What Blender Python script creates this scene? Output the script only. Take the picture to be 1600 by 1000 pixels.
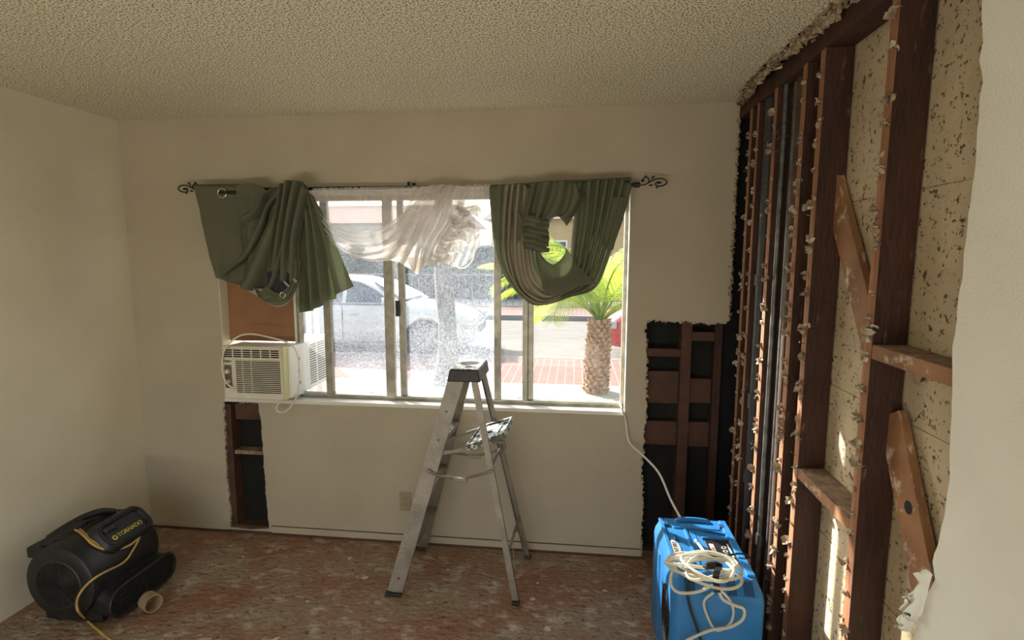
import bpy, bmesh, math, random
from mathutils import Vector, Matrix, geometry, noise
random.seed(7)
PI = math.pi
scn = bpy.context.scene
col = scn.collection
for o in list(bpy.data.objects): bpy.data.objects.remove(o)

# ------------------------------------------------------------ camera
F, YAW, PIT, ROL, CH = 843.2, .1166, -.121, -.0017, 1.6879
RM = Matrix.Rotation(YAW, 3, 'Z') @ Matrix.Rotation(PIT, 3, 'X') @ Matrix.Rotation(ROL, 3, 'Y')
cam_d = bpy.data.cameras.new('camera')
cam_d.sensor_fit = 'HORIZONTAL'; cam_d.sensor_width = 36; cam_d.lens = 36 * F / 1600
cam_d.clip_start = .02; cam_d.clip_end = 300
cam = bpy.data.objects.new('camera', cam_d); col.objects.link(cam)
right, fwd, up = RM @ Vector((1, 0, 0)), RM @ Vector((0, 1, 0)), RM @ Vector((0, 0, 1))
cam.matrix_world = Matrix(((right.x, up.x, -fwd.x, 0), (right.y, up.y, -fwd.y, 0), (right.z, up.z, -fwd.z, CH), (0, 0, 0, 1)))
scn.camera = cam
def U(px, py, ax, v):
    """the point of the plane ax = v that the surveyed sight line px, py meets"""
    d = RM @ Vector(((px - 800) / F, 1, -(py - 500) / F)); i = 'xyz'.index(ax)
    c = Vector((0, 0, CH)); return c + d * ((v - c[i]) / d[i])

# ------------------------------------------------------------ light
w = bpy.data.worlds.new('world'); scn.world = w; w.use_nodes = True
wn = w.node_tree; bg = wn.nodes['Background']
sky = wn.nodes.new('ShaderNodeTexSky'); sky.sky_type = 'NISHITA'; sky.sun_disc = False
sky.sun_elevation = math.radians(30); sky.sun_rotation = math.radians(-50); sky.air_density = 1.2; sky.dust_density = 3
hs = wn.nodes.new('ShaderNodeHueSaturation'); hs.inputs['Saturation'].default_value = .55
wn.links.new(sky.outputs[0], hs.inputs['Color']); wn.links.new(hs.outputs[0], bg.inputs[0]); bg.inputs[1].default_value = .50
SUN = Vector((.62, -.55, -.42)).normalized()
sl = bpy.data.lights.new('sun', 'SUN'); sl.energy = 14; sl.angle = math.radians(.6); sl.color = (1, .95, .86)
so = bpy.data.objects.new('sun', sl); col.objects.link(so); so.rotation_euler = SUN.to_track_quat('-Z', 'Y').to_euler(); so.location = (-8, 9, 8)
# added fill lamp standing in for daylight through the unseen doorway behind the photographer
al = bpy.data.lights.new('rear_doorway_fill', 'AREA'); al.shape = 'RECTANGLE'; al.size = 2.6; al.size_y = 2.0; al.energy = 5.5; al.color = (1, .93, .80)
ao = bpy.data.objects.new('rear_doorway_fill', al); col.objects.link(ao); ao.location = (-.9, -1.95, 1.1)
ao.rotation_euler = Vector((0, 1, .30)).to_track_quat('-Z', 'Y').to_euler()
pl_ = bpy.data.lights.new('rear_ceiling_fill', 'AREA'); pl_.shape = 'RECTANGLE'; pl_.size = 2.6; pl_.size_y = 1.2; pl_.energy = 128; pl_.color = (1, .90, .72)
po = bpy.data.objects.new('rear_ceiling_fill', pl_); col.objects.link(po); po.location = (-.9, -2.45, .12)      # added upward fill lamp to brighten the ceiling; no paving is built there
po.rotation_euler = Vector((0, .12, 1)).to_track_quat('-Z', 'Y').to_euler()
scn.view_settings.view_transform = 'Standard'; scn.view_settings.look = 'None'
scn.view_settings.exposure = 0; scn.view_settings.gamma = 1; scn.view_settings.use_curve_mapping = False

# ------------------------------------------------------------ materials
def nd(nt, t, **k):
    n = nt.nodes.new(t)
    for a, b in k.items():
        if a.startswith('i_'): n.inputs[a[2:].replace('_', ' ')].default_value = b
        else: setattr(n, a, b)
    return n
def ramp(nt, src, a, b, c0, c1):
    r = nd(nt, 'ShaderNodeValToRGB'); e = r.color_ramp.elements
    e[0].position = a; e[1].position = b; e[0].color = c0; e[1].color = c1
    nt.links.new(src, r.inputs[0]); return r.outputs[0]
def c4(c): return (c[0], c[1], c[2], 1)
def mixc(nt, f, a, b, mode='MIX'):
    m = nd(nt, 'ShaderNodeMix', data_type='RGBA', blend_type=mode)
    if isinstance(f, (int, float)): m.inputs[0].default_value = f
    else: nt.links.new(f, m.inputs[0])
    for s, v in ((6, a), (7, b)):
        if isinstance(v, tuple): m.inputs[s].default_value = c4(v)
        else: nt.links.new(v, m.inputs[s])
    return m.outputs[2]
def mat(name, c1, c2=None, sc=8, rough=.6, metal=0, bump=0, bsc=60, stretch=(1, 1, 1), spot=None, spots=(30, .62, .7), spot2=None, spots2=(6, .6, .66),
        trans=0, tcol=None, alpha=1, clear=0, r2=None, emis=None, detail=5, bdist=.01, cont=(.35, .65), weave=0):
    m = bpy.data.materials.new(name); m.use_nodes = True; nt = m.node_tree; L = nt.links
    p = nt.nodes['Principled BSDF']; p.inputs['Roughness'].default_value = rough; p.inputs['Metallic'].default_value = metal
    tc = nd(nt, 'ShaderNodeTexCoord'); mp = nd(nt, 'ShaderNodeMapping'); mp.inputs['Scale'].default_value = stretch
    L.new(tc.outputs['Object'], mp.inputs[0]); V = mp.outputs[0]
    cur = c1
    if c2:
        n = nd(nt, 'ShaderNodeTexNoise', i_Scale=sc, i_Detail=detail); L.new(V, n.inputs['Vector'])
        f = ramp(nt, n.outputs[0], cont[0], cont[1], (0, 0, 0, 1), (1, 1, 1, 1)); cur = mixc(nt, f, c1, c2)
        if r2 is not None:
            mr = nd(nt, 'ShaderNodeMapRange'); mr.inputs[3].default_value = rough; mr.inputs[4].default_value = r2
            L.new(f, mr.inputs[0]); L.new(mr.outputs[0], p.inputs['Roughness'])
    for s, ss in ((spot, spots), (spot2, spots2)):
        if s:
            n = nd(nt, 'ShaderNodeTexNoise', i_Scale=ss[0], i_Detail=6, i_Roughness=.65); L.new(V, n.inputs['Vector'])
            f = ramp(nt, n.outputs[0], ss[1], ss[2], (0, 0, 0, 1), (1, 1, 1, 1)); cur = mixc(nt, f, cur, s)
    if weave:
        wv = nd(nt, 'ShaderNodeTexNoise', i_Scale=weave, i_Detail=2); L.new(tc.outputs['Object'], wv.inputs['Vector'])
        cur = mixc(nt, ramp(nt, wv.outputs[0], .3, .7, (.0, .0, .0, 1), (.6, .6, .6, 1)), cur, tuple(min(1, x * 1.5) for x in c1))
    if isinstance(cur, tuple): p.inputs['Base Color'].default_value = c4(cur)
    else: L.new(cur, p.inputs['Base Color'])
    if bump:
        n = nd(nt, 'ShaderNodeTexNoise', i_Scale=bsc, i_Detail=4); L.new(V, n.inputs['Vector'])
        b = nd(nt, 'ShaderNodeBump', i_Strength=bump, i_Distance=bdist); L.new(n.outputs[0], b.inputs['Height']); L.new(b.outputs[0], p.inputs['Normal'])
    if clear: p.inputs['Coat Weight'].default_value = clear; p.inputs['Coat Roughness'].default_value = .08
    if emis: p.inputs['Emission Color'].default_value = c4(emis[0]); p.inputs['Emission Strength'].default_value = emis[1]
    out = nt.nodes['Material Output']; sh = p.outputs[0]
    if trans:
        t = nd(nt, 'ShaderNodeBsdfTranslucent'); mx = nd(nt, 'ShaderNodeMixShader'); mx.inputs[0].default_value = trans
        if tcol: t.inputs[0].default_value = c4(tcol)
        elif isinstance(cur, tuple): t.inputs[0].default_value = c4(cur)
        else: L.new(cur, t.inputs[0])
        L.new(sh, mx.inputs[1]); L.new(t.outputs[0], mx.inputs[2]); sh = mx.outputs[0]
    if alpha < 1:
        t = nd(nt, 'ShaderNodeBsdfTransparent'); mx = nd(nt, 'ShaderNodeMixShader'); mx.inputs[0].default_value = alpha
        L.new(t.outputs[0], mx.inputs[1]); L.new(sh, mx.inputs[2]); sh = mx.outputs[0]
    L.new(sh, out.inputs[0]); return m
def glassy(name, dirt, lo, hi, tint=(.97, .99, .98), sc=90, col_=(.9, .92, .95)):
    """clear pane with a film of dust: transparent, glossy and a diffuse/translucent dirt layer"""
    m = bpy.data.materials.new(name); m.use_nodes = True; nt = m.node_tree; L = nt.links; nt.nodes.clear()
    out = nd(nt, 'ShaderNodeOutputMaterial'); tr = nd(nt, 'ShaderNodeBsdfTransparent'); tr.inputs[0].default_value = c4(tint)
    gl = nd(nt, 'ShaderNodeBsdfGlossy', i_Roughness=.02); mx = nd(nt, 'ShaderNodeMixShader'); mx.inputs[0].default_value = .008
    L.new(tr.outputs[0], mx.inputs[1]); L.new(gl.outputs[0], mx.inputs[2])
    tl = nd(nt, 'ShaderNodeBsdfTranslucent'); tl.inputs[0].default_value = c4(col_)
    tc = nd(nt, 'ShaderNodeTexCoord')
    n1 = nd(nt, 'ShaderNodeTexNoise', i_Scale=sc, i_Detail=5, i_Roughness=.7); L.new(tc.outputs['Object'], n1.inputs['Vector'])
    n2 = nd(nt, 'ShaderNodeTexNoise', i_Scale=3.0, i_Detail=3); L.new(tc.outputs['Object'], n2.inputs['Vector'])
    sx = nd(nt, 'ShaderNodeSeparateXYZ'); L.new(tc.outputs['Object'], sx.inputs[0])
    zr = nd(nt, 'ShaderNodeMapRange'); zr.inputs[1].default_value = .85; zr.inputs[2].default_value = 1.35; zr.inputs[3].default_value = 1.6; zr.inputs[4].default_value = .75
    L.new(sx.outputs[2], zr.inputs[0])          # dirt film thickened towards the bottom to paint in the sunlit glow
    a = nd(nt, 'ShaderNodeMapRange'); a.inputs[1].default_value = .4; a.inputs[2].default_value = .62; a.inputs[3].default_value = lo; a.inputs[4].default_value = hi
    L.new(n1.outputs[0], a.inputs[0])
    mu = nd(nt, 'ShaderNodeMath', operation='MULTIPLY'); L.new(a.outputs[0], mu.inputs[0]); L.new(zr.outputs[0], mu.inputs[1])
    mu2 = nd(nt, 'ShaderNodeMath', operation='MULTIPLY'); L.new(mu.outputs[0], mu2.inputs[0])
    b = nd(nt, 'ShaderNodeMapRange'); b.inputs[1].default_value = .3; b.inputs[2].default_value = .7; b.inputs[3].default_value = .6 * dirt; b.inputs[4].default_value = 1.3 * dirt
    L.new(n2.outputs[0], b.inputs[0]); L.new(b.outputs[0], mu2.inputs[1])
    m2 = nd(nt, 'ShaderNodeMixShader'); L.new(mu2.outputs[0], m2.inputs[0]); L.new(mx.outputs[0], m2.inputs[1]); L.new(tl.outputs[0], m2.inputs[2])
    L.new(m2.outputs[0], out.inputs[0]); return m
def brickmat(name, c1, c2, mort, sc, rot=0):
    m = bpy.data.materials.new(name); m.use_nodes = True; nt = m.node_tree; L = nt.links; p = nt.nodes['Principled BSDF']; p.inputs['Roughness'].default_value = .85
    tc = nd(nt, 'ShaderNodeTexCoord'); b = nd(nt, 'ShaderNodeTexBrick'); b.inputs['Color1'].default_value = c4(c1); b.inputs['Color2'].default_value = c4(c2); b.inputs['Mortar'].default_value = c4(mort)
    b.inputs['Scale'].default_value = sc; b.inputs['Mortar Size'].default_value = .02; b.offset = 0
    L.new(tc.outputs['Object'], b.inputs['Vector']); L.new(b.outputs[0], p.inputs['Base Color']); return m

M = {}
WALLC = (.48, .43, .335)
M['wall'] = mat('painted_drywall_shaded', WALLC, (.44, .39, .30), sc=3, rough=.75, bump=.25, bsc=220, bdist=.004, spot=(.35, .3, .22), spots=(9, .74, .78))  # wall paint darkened in colour for the shade on the window wall
M['wall_side_lit'] = mat('painted_drywall_side_lit', (.78, .73, .60), (.72, .67, .54), sc=3, rough=.65, bump=.3, bsc=200, bdist=.004, spot=(.4, .36, .28), spots=(8, .75, .8))  # same wall paint, lightened to put window light on the side walls
M['wall_right'] = mat('painted_drywall_right_lit', (.84, .85, .79), (.78, .79, .72), sc=3, rough=.6, bump=.3, bsc=160, bdist=.005)  # same paint again, whitened further for window light on the right wall
M['debris'] = mat('tan_plaster_debris', (.46, .37, .25), (.2, .14, .09), sc=50, rough=.95, bump=.6, bsc=90)
M['ceiling'] = mat('popcorn_ceiling', (1.0, .94, .72), (.26, .22, .145), sc=150, rough=.95, bump=1, bsc=150, bdist=.014, detail=2, cont=(.47, .62))
M['floor'] = mat('bare_subfloor', (.30, .150, .095), (.33, .25, .18), sc=2.2, rough=.30, r2=.55, bump=1, bsc=30, bdist=.016, spot=(.62, .56, .48), spots=(9, .52, .72), spot2=(.13, .075, .05), spots2=(26, .56, .64), stretch=(1, 1.5, 1), cont=(.40, .60))
M['gypsum'] = mat('torn_gypsum', (.62, .55, .43), (.32, .25, .17), sc=60, rough=.95, bump=.8, bsc=90)
M['paper'] = mat('torn_drywall_paper', (.55, .47, .36), (.28, .2, .14), sc=40, rough=.9, trans=.15)
def studmat(n, a, b, s): return mat(n, a, b, sc=5, rough=.7, stretch=(8, 8, .6), bump=.4, bsc=30, spot=s, spots=(10, .62, .75))
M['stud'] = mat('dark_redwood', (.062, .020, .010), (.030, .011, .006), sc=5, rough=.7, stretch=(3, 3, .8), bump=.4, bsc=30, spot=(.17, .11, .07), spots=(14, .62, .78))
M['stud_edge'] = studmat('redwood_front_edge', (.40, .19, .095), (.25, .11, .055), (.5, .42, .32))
M['fir'] = mat('old_fir_board', (.36, .18, .085), (.2, .095, .045), sc=6, rough=.7, stretch=(3, 1, 1), bump=.3, bsc=40, spot=(.66, .58, .46), spots=(14, .55, .68))
M['dust_wood'] = mat('dusty_block', (.36, .27, .19), (.2, .12, .08), sc=25, rough=.9, bump=.6, bsc=80)
M['brownwood'] = mat('dark_brown_framing', (.105, .046, .028), (.06, .03, .02), sc=8, rough=.8, bump=.3, bsc=40, spot=(.3, .24, .2), spots=(30, .66, .72))
M['backing'] = mat('plaster_backing', (.62, .53, .37), (.48, .39, .26), sc=4, rough=.9, bump=.2, bsc=50, spot=(.09, .065, .045), spots=(70, .575, .62), spot2=(.10, .07, .045), spots2=(17, .63, .67))
M['blackpaper'] = mat('black_building_paper', (.004, .004, .004), (.009, .009, .009), sc=12, rough=.85, bump=.3, bsc=20, spot=(.09, .09, .085), spots=(9, .66, .82))
M['alu'] = mat('weathered_aluminium', (.38, .36, .31), (.26, .25, .21), sc=20, rough=.42, metal=.75, bump=.1, bsc=80)
M['ladder'] = mat('paint_spattered_aluminium', (.33, .30, .26), (.22, .20, .175), sc=9, rough=.5, metal=.6, bump=.2, bsc=60, spot=(.7, .68, .62), spots=(45, .68, .72), stretch=(1, 1, 1))
M['blackplastic'] = mat('black_plastic', (.012, .012, .014), (.018, .018, .02), sc=20, rough=.42, bump=.1, bsc=200)
M['capdark'] = mat('worn_black_cap', (.012, .012, .014), (.025, .025, .025), sc=30, rough=.45, spot=(.5, .5, .5), spots=(50, .70, .73))
M['captop'] = mat('spattered_grey_cap_top', (.42, .41, .40), (.22, .21, .21), sc=40, rough=.5, spot=(.8, .79, .77), spots=(55, .50, .58))
M['tray'] = mat('spattered_paint_tray', (.10, .13, .12), (.05, .06, .06), sc=30, rough=.5, spot=(.7, .72, .68), spots=(40, .5, .56))
M['blue'] = mat('blue_rotomoulded_plastic', (.022, .17, .46), (.03, .21, .54), sc=6, rough=.42, bump=.12, bsc=300, bdist=.002)
M['bluedark'] = mat('blue_recess', (.012, .07, .2), rough=.5)
M['white'] = mat('white_enamel', (.78, .76, .68), rough=.5)
M['acwhite'] = mat('aged_white_plastic', (.74, .70, .60), (.68, .64, .53), sc=12, rough=.55)
M['acyellow'] = mat('yellowed_plastic_edge', (.60, .58, .32), rough=.5)
M['black'] = mat('black_void', (.006, .006, .006), rough=.8)
M['acpanel'] = mat('brown_grey_panel', (.14, .12, .09), rough=.5)
M['brownboard'] = mat('brown_hardboard', (.34, .17, .085), (.26, .125, .06), sc=4, rough=.7, bump=.1, bsc=100)
M['cord_white'] = mat('white_cord_rubber', (.74, .72, .66), rough=.5)
M['hose'] = mat('milky_clear_hose', (.80, .78, .68), rough=.25, trans=.35, alpha=.85)
M['cord_yellow'] = mat('dirty_yellow_cord_rubber', (.62, .42, .14), (.45, .3, .1), sc=20, rough=.5)
M['cord_black'] = mat('black_cord_rubber', (.015, .015, .015), rough=.5)
M['curtain'] = mat('sage_green_curtain', (.175, .180, .13), (.15, .155, .11), sc=20, rough=.9, trans=.40, tcol=(.36, .40, .27), bump=.5, bsc=600, bdist=.002, weave=700)
M['lining'] = mat('pale_curtain_lining', (.55, .5, .44), (.5, .45, .4), rough=.9, trans=.3, bump=.3, bsc=400, bdist=.002)
M['linegreen'] = mat('grey_lined_curtain_back', (.42, .385, .30), (.36, .33, .26), rough=.9, trans=.3, bump=.4, bsc=600, bdist=.002)
M['darklining'] = mat('navy_lining', (.018, .022, .036), (.03, .034, .05), sc=40, rough=.9)
M['sheer'] = mat('sheer_voile', (.72, .68, .65), rough=.9, trans=.5, alpha=.55)
M['sheer2'] = mat('sheer_voile_doubled', (.62, .57, .52), rough=.9, trans=.5, alpha=.78)
M['sheer3'] = mat('sheer_voile_single', (.88, .86, .84), rough=.9, trans=.5, alpha=.25)
M['iron'] = mat('black_iron', (.015, .015, .015), rough=.45, metal=.3)
M['steel'] = mat('dull_steel_pipe', (.20, .21, .20), (.10, .10, .10), sc=20, rough=.45, metal=.7)
M['abs'] = mat('black_abs_pipe', (.03, .033, .038), (.05, .05, .05), sc=14, rough=.5, spot=(.25, .25, .25), spots=(20, .68, .74))
M['rustpipe'] = mat('rusty_iron_pipe', (.13, .075, .05), (.07, .045, .035), sc=18, rough=.7, metal=.2)
M['chrome'] = mat('bright_metal', (.75, .75, .74), rough=.25, metal=1)
M['almond'] = mat('almond_plastic', (.34, .28, .18), rough=.5)
M['grille'] = mat('dark_grille', (.03, .03, .03), rough=.5)
M['yellowprint'] = mat('yellow_print', (.75, .62, .10), rough=.5)
M['silverlabel'] = mat('silver_label', (.72, .72, .70), rough=.35, metal=.3)
M['greyprint'] = mat('grey_print', (.22, .2, .2), rough=.5)
M['redled'] = mat('red_display', (.5, .12, .12), rough=.3, emis=((1, .15, .12), .6))
M['cardboard'] = mat('cardboard_tube', (.38, .28, .17), (.3, .22, .13), sc=30, rough=.9)
M['chip'] = mat('plaster_chip', (.7, .65, .54), (.5, .45, .36), sc=60, rough=.9)
M['glass_dirty'] = glassy('dusty_glass', 1, .12, .36, sc=130, col_=(.50, .55, .62))
M['glass_mid'] = glassy('hazy_glass', .7, .12, .36, sc=130, col_=(.50, .55, .62))
M['glass_clean'] = glassy('clean_glass', .25, .02, .12)
M['concrete'] = mat('pale_concrete', (.40, .38, .34), (.33, .31, .28), sc=3, rough=.9, bump=.3, bsc=60)
M['asphalt'] = mat('worn_asphalt', (.19, .172, .155), (.14, .128, .115), sc=3, rough=.9, bump=.3, bsc=60, spot=(.07, .065, .06), spots=(14, .60, .7), stretch=(.5, 1.5, 1))
M['curb'] = mat('grey_curb', (.2, .2, .2), rough=.9)
M['brick'] = brickmat('brick_pavers', (.20, .085, .07), (.15, .065, .055), (.32, .28, .25), 4)
M['hedge'] = mat('dark_hedge_leaves', (.018, .026, .02), (.05, .062, .048), sc=5, rough=.8, bump=1, bsc=12)
M['stucco_yellow'] = mat('yellow_stucco', (.5, .37, .17), (.45, .32, .15), sc=2, rough=.9)
M['stucco_pink'] = mat('pink_stucco', (.48, .32, .26), rough=.9)
M['roof'] = mat('tile_roof', (.35, .22, .17), (.25, .16, .13), sc=6, rough=.9)
M['darkpane'] = mat('dark_window_pane', (.05, .07, .09), rough=.1)
M['bark'] = mat('grey_bark', (.13, .12, .11), (.08, .075, .07), sc=12, rough=.95, stretch=(3, 3, .6), bump=.7, bsc=25)
M['palmbark'] = mat('palm_boots', (.42, .28, .17), (.24, .15, .09), sc=18, rough=.9, bump=.4, bsc=60)
M['frond'] = mat('palm_frond', (.30, .42, .06), (.16, .28, .05), sc=4, rough=.6, trans=.5, tcol=(.50, .60, .07))
M['carwhite'] = mat('white_car_paint', (.52, .53, .54), rough=.3, clear=1)
M['carred'] = mat('red_car_paint', (.45, .02, .03), rough=.3, clear=1)
M['carglass'] = mat('tinted_car_glass', (.03, .05, .08), rough=.05, clear=1)
M['rubber'] = mat('tyre_rubber', (.02, .02, .02), rough=.8)
M['lamp'] = mat('headlamp_glass', (.4, .42, .45), rough=.1, clear=1)

# ------------------------------------------------------------ helpers
def link(o, parent=None):
    col.objects.link(o)
    if parent: o.parent = parent
    return o
def tag(o, label, cat, group=None, kind=None):
    if label: o['label'] = label
    if cat: o['category'] = cat
    if group: o['group'] = group
    if kind: o['kind'] = kind
    return o
ORG = {}
def thing(name, label, cat, loc, group=None):
    o = bpy.data.objects.new(name, None); o.empty_display_size = .05; o.location = loc; link(o)
    ORG[o.name] = Vector(loc); return tag(o, label, cat, group)
class MB:
    def __init__(s): s.bm = bmesh.new(); s.mi = 0
    def faces(s, vs, fs, mi=0):
        v = [s.bm.verts.new(p) for p in vs]
        for f in fs:
            try: fc = s.bm.faces.new([v[i] for i in f]); fc.material_index = mi
            except ValueError: pass
        return s
    def hexa(s, p, mi=0):   # 4 bottom ccw, 4 top ccw
        return s.faces(p, [(3, 2, 1, 0), (4, 5, 6, 7), (0, 1, 5, 4), (1, 2, 6, 5), (2, 3, 7, 6), (3, 0, 4, 7)], mi)
    def box(s, x0, x1, y0, y1, z0, z1, mi=0):
        return s.hexa([(x0, y0, z0), (x1, y0, z0), (x1, y1, z0), (x0, y1, z0), (x0, y0, z1), (x1, y0, z1), (x1, y1, z1), (x0, y1, z1)], mi)
    def beam(s, a, b, wx, wy, side=(0, 1, 0), mi=0):
        a, b = Vector(a), Vector(b); d = (b - a).normalized(); sy = Vector(side); sx = d.cross(sy).normalized(); sy = sx.cross(d).normalized()
        o = [(-1, -1), (1, -1), (1, 1), (-1, 1)]
        return s.hexa([a + sx * wx / 2 * i + sy * wy / 2 * j for i, j in o] + [b + sx * wx / 2 * i + sy * wy / 2 * j for i, j in o], mi)
    def cyl(s, a, b, r, r2=None, n=20, caps=True, mi=0):
        a, b = Vector(a), Vector(b); r2 = r if r2 is None else r2; d = (b - a).normalized()
        u = d.orthogonal().normalized(); v = d.cross(u)
        ring = lambda c, q: [c + (u * math.cos(2 * PI * k / n) + v * math.sin(2 * PI * k / n)) * q for k in range(n)]
        vs = ring(a, r) + ring(b, r2); fs = [(k, (k + 1) % n, n + (k + 1) % n, n + k) for k in range(n)]
        if caps: fs += [tuple(range(n))[::-1], tuple(range(n, 2 * n))]
        return s.faces(vs, fs, mi)
    def torus(s, c, ax, R_, r, n=28, m=8, mi=0):
        c, ax = Vector(c), Vector(ax).normalized(); u = ax.orthogonal().normalized(); v = ax.cross(u); vs = []
        for i in range(n):
            a = 2 * PI * i / n; d = u * math.cos(a) + v * math.sin(a)
            for j in range(m):
                b = 2 * PI * j / m; vs.append(c + d * (R_ + r * math.cos(b)) + ax * r * math.sin(b))
        return s.faces(vs, [(i * m + j, ((i + 1) % n) * m + j, ((i + 1) % n) * m + (j + 1) % m, i * m + (j + 1) % m) for i in range(n) for j in range(m)], mi)
    def tube(s, pts, r, n=8, mi=0, cyclic=False):
        pts = [Vector(p) for p in pts]; N = len(pts); prev = None; vs = []
        rr = r if isinstance(r, (list, tuple)) else [r] * N
        for i, p in enumerate(pts):
            d = ((pts[(i + 1) % N] if cyclic or i < N - 1 else p) - (pts[i - 1] if cyclic or i else p)).normalized()
            if prev is None: prev = d.orthogonal().normalized()
            u = (prev - d * prev.dot(d)).normalized(); prev = u; v = d.cross(u)
            vs += [p + (u * math.cos(2 * PI * k / n) + v * math.sin(2 * PI * k / n)) * rr[i] for k in range(n)]
        fs = [(i * n + k, i * n + (k + 1) % n, ((i + 1) % N) * n + (k + 1) % n, ((i + 1) % N) * n + k) for i in range(N if cyclic else N - 1) for k in range(n)]
        if not cyclic: fs += [tuple(range(n))[::-1], tuple(range((N - 1) * n, N * n))]
        return s.faces(vs, fs, mi)
    def rings(s, rs, closed=True, caps=True, mi=0):
        n = len(rs[0]); vs = [p for r in rs for p in r]; fs = []
        for i in range(len(rs) - 1):
            for k in range(n if closed else n - 1): fs.append((i * n + k, i * n + (k + 1) % n, (i + 1) * n + (k + 1) % n, (i + 1) * n + k))
        if caps and closed: fs += [tuple(range(n))[::-1], tuple(range((len(rs) - 1) * n, len(rs) * n))]
        return s.faces(vs, fs, mi)
    def prism(s, poly, dv, holes=(), mi=0):
        """planar polygon (list of 3d points) with holes, swept by dv"""
        loops = [[Vector(p) for p in poly]] + [[Vector(p) for p in h] for h in holes]
        tri = geometry.tessellate_polygon(loops); flat = [p for l in loops for p in l]; dv = Vector(dv); n = len(flat)
        vs = flat + [p + dv for p in flat]; fs = [tuple(t) for t in tri] + [tuple(n + i for i in reversed(t)) for t in tri]; k = 0
        for l in loops:
            m = len(l)
            for i in range(m): a, b = k + i, k + (i + 1) % m; fs.append((a, b, b + n, a + n))
            k += m
        return s.faces(vs, fs, mi)
    def build(s, name, mats, parent=None, bevel=0, smooth=False, base=None, seg=2):
        bm = s.bm; bmesh.ops.remove_doubles(bm, verts=bm.verts, dist=1e-6); bmesh.ops.recalc_face_normals(bm, faces=bm.faces)
        me = bpy.data.meshes.new(name)
        if parent is not None:
            r = parent
            while r.parent: r = r.parent
            org = ORG.get(r.name, Vector((0, 0, 0)))
        else: org = Vector(base) if base else Vector((0, 0, 0))
        for v in bm.verts: v.co -= org
        bm.to_mesh(me); bm.free()
        for m in (mats if isinstance(mats, (list, tuple)) else [mats]): me.materials.append(M[m] if isinstance(m, str) else m)
        o = bpy.data.objects.new(name, me); link(o, parent)
        if parent is None: o.location = org; ORG[o.name] = org
        if smooth:
            for p in me.polygons: p.use_smooth = True
        if smooth == 'auto':
            for e in me.edges: pass
            md = o.modifiers.new('split', 'EDGE_SPLIT'); md.split_angle = math.radians(35)
        if bevel:
            b = o.modifiers.new('bevel', 'BEVEL'); b.width = bevel; b.segments = seg; b.limit_method = 'ANGLE'; b.angle_limit = math.radians(40)
        return o
def cr(pts, n, cyclic=False):
    """catmull-rom through pts, n samples evenly spaced in index"""
    pts = [Vector(p) for p in pts]; N = len(pts)
    if N == 1: return [pts[0]] * n
    out = []
    for k in range(n):
        t = k / (n if cyclic else n - 1) * (N if cyclic else N - 1); i = min(int(t), (N if cyclic else N - 1) - 1); f = t - i
        g = (lambda j: pts[j % N]) if cyclic else (lambda j: pts[max(0, min(N - 1, j))])
        a, b, c, d = g(i - 1), g(i), g(i + 1), g(i + 2)
        out.append(.5 * ((2 * b) + (c - a) * f + (2 * a - 5 * b + 4 * c - d) * f * f + (3 * b - a - 3 * c + d) * f ** 3))
    return out
def text_mesh(name, s, size, mtx, m, parent, ext=.0006, sx=1):
    cu = bpy.data.curves.new(name, 'FONT'); cu.body = s; cu.size = size; cu.extrude = ext; cu.align_x = 'CENTER'; cu.align_y = 'CENTER'; cu.resolution_u = 3
    t = bpy.data.objects.new(name + '_tmp', cu); col.objects.link(t); dg = bpy.context.evaluated_depsgraph_get(); dg.update()
    me = bpy.data.meshes.new_from_object(t.evaluated_get(dg)); bpy.data.objects.remove(t)
    r = parent
    while r.parent: r = r.parent
    me.transform(Matrix.Translation(-ORG[r.name]) @ mtx @ Matrix.Diagonal((sx, 1, 1, 1))); me.materials.clear(); me.materials.append(M[m])
    o = bpy.data.objects.new(name, me); return link(o, parent)
def frame(org, xax, yax):
    x = Vector(xax).normalized(); z = x.cross(Vector(yax)).normalized(); y = z.cross(x)
    m = Matrix((x, y, z)).transposed().to_4x4(); m.translation = Vector(org); return m
def rag(a, b, n, amp, plane='y'):
    """jagged points from a to b (excluding b) in a plane of constant x or y"""
    a, b = Vector(a), Vector(b); out = []
    for k in range(n):
        p = a.lerp(b, k / n)
        if k:
            d = (b - a).normalized(); nrm = Vector((d.z, 0, -d.x)) if plane == 'y' else (Vector((0, d.z, -d.y)) if plane == 'x' else Vector((d.y, -d.x, 0)))
            p = p + nrm * random.uniform(-amp, amp) + d * random.uniform(-amp, amp) * .5
        out.append(p)
    return out
def ragline(pts, step, amp, plane):
    out = []
    for a, b in zip(pts[:-1], pts[1:]):
        a, b = Vector(a), Vector(b); out += rag(a, b, max(1, int((b - a).length / step)), amp, plane)
    return out + [Vector(pts[-1])]
def flakes(line, nrm, n, size, name, parent, out=.004, m='gypsum', stick=.6):
    """crumbled gypsum and curled paper along a broken edge"""
    mb = MB(); N = Vector(nrm)
    for k in range(n):
        i = random.randrange(len(line) - 1); p = line[i].lerp(line[i + 1], random.random()) + N * random.uniform(-.012, out)
        s = size * random.uniform(.35, 1.2); q = [Vector((random.uniform(-1, 1), random.uniform(-1, 1), random.uniform(-1, 1))) * s for _ in range(4)]
        for v in q: v -= N * v.dot(N) * (1 - stick)
        vs = [p + v for v in q]; mb.faces(vs, [(0, 1, 2), (0, 2, 3), (0, 3, 1), (1, 3, 2)])
    return mb.build(name, m, parent)
def struct(o): o['kind'] = 'structure'; return o
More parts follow.
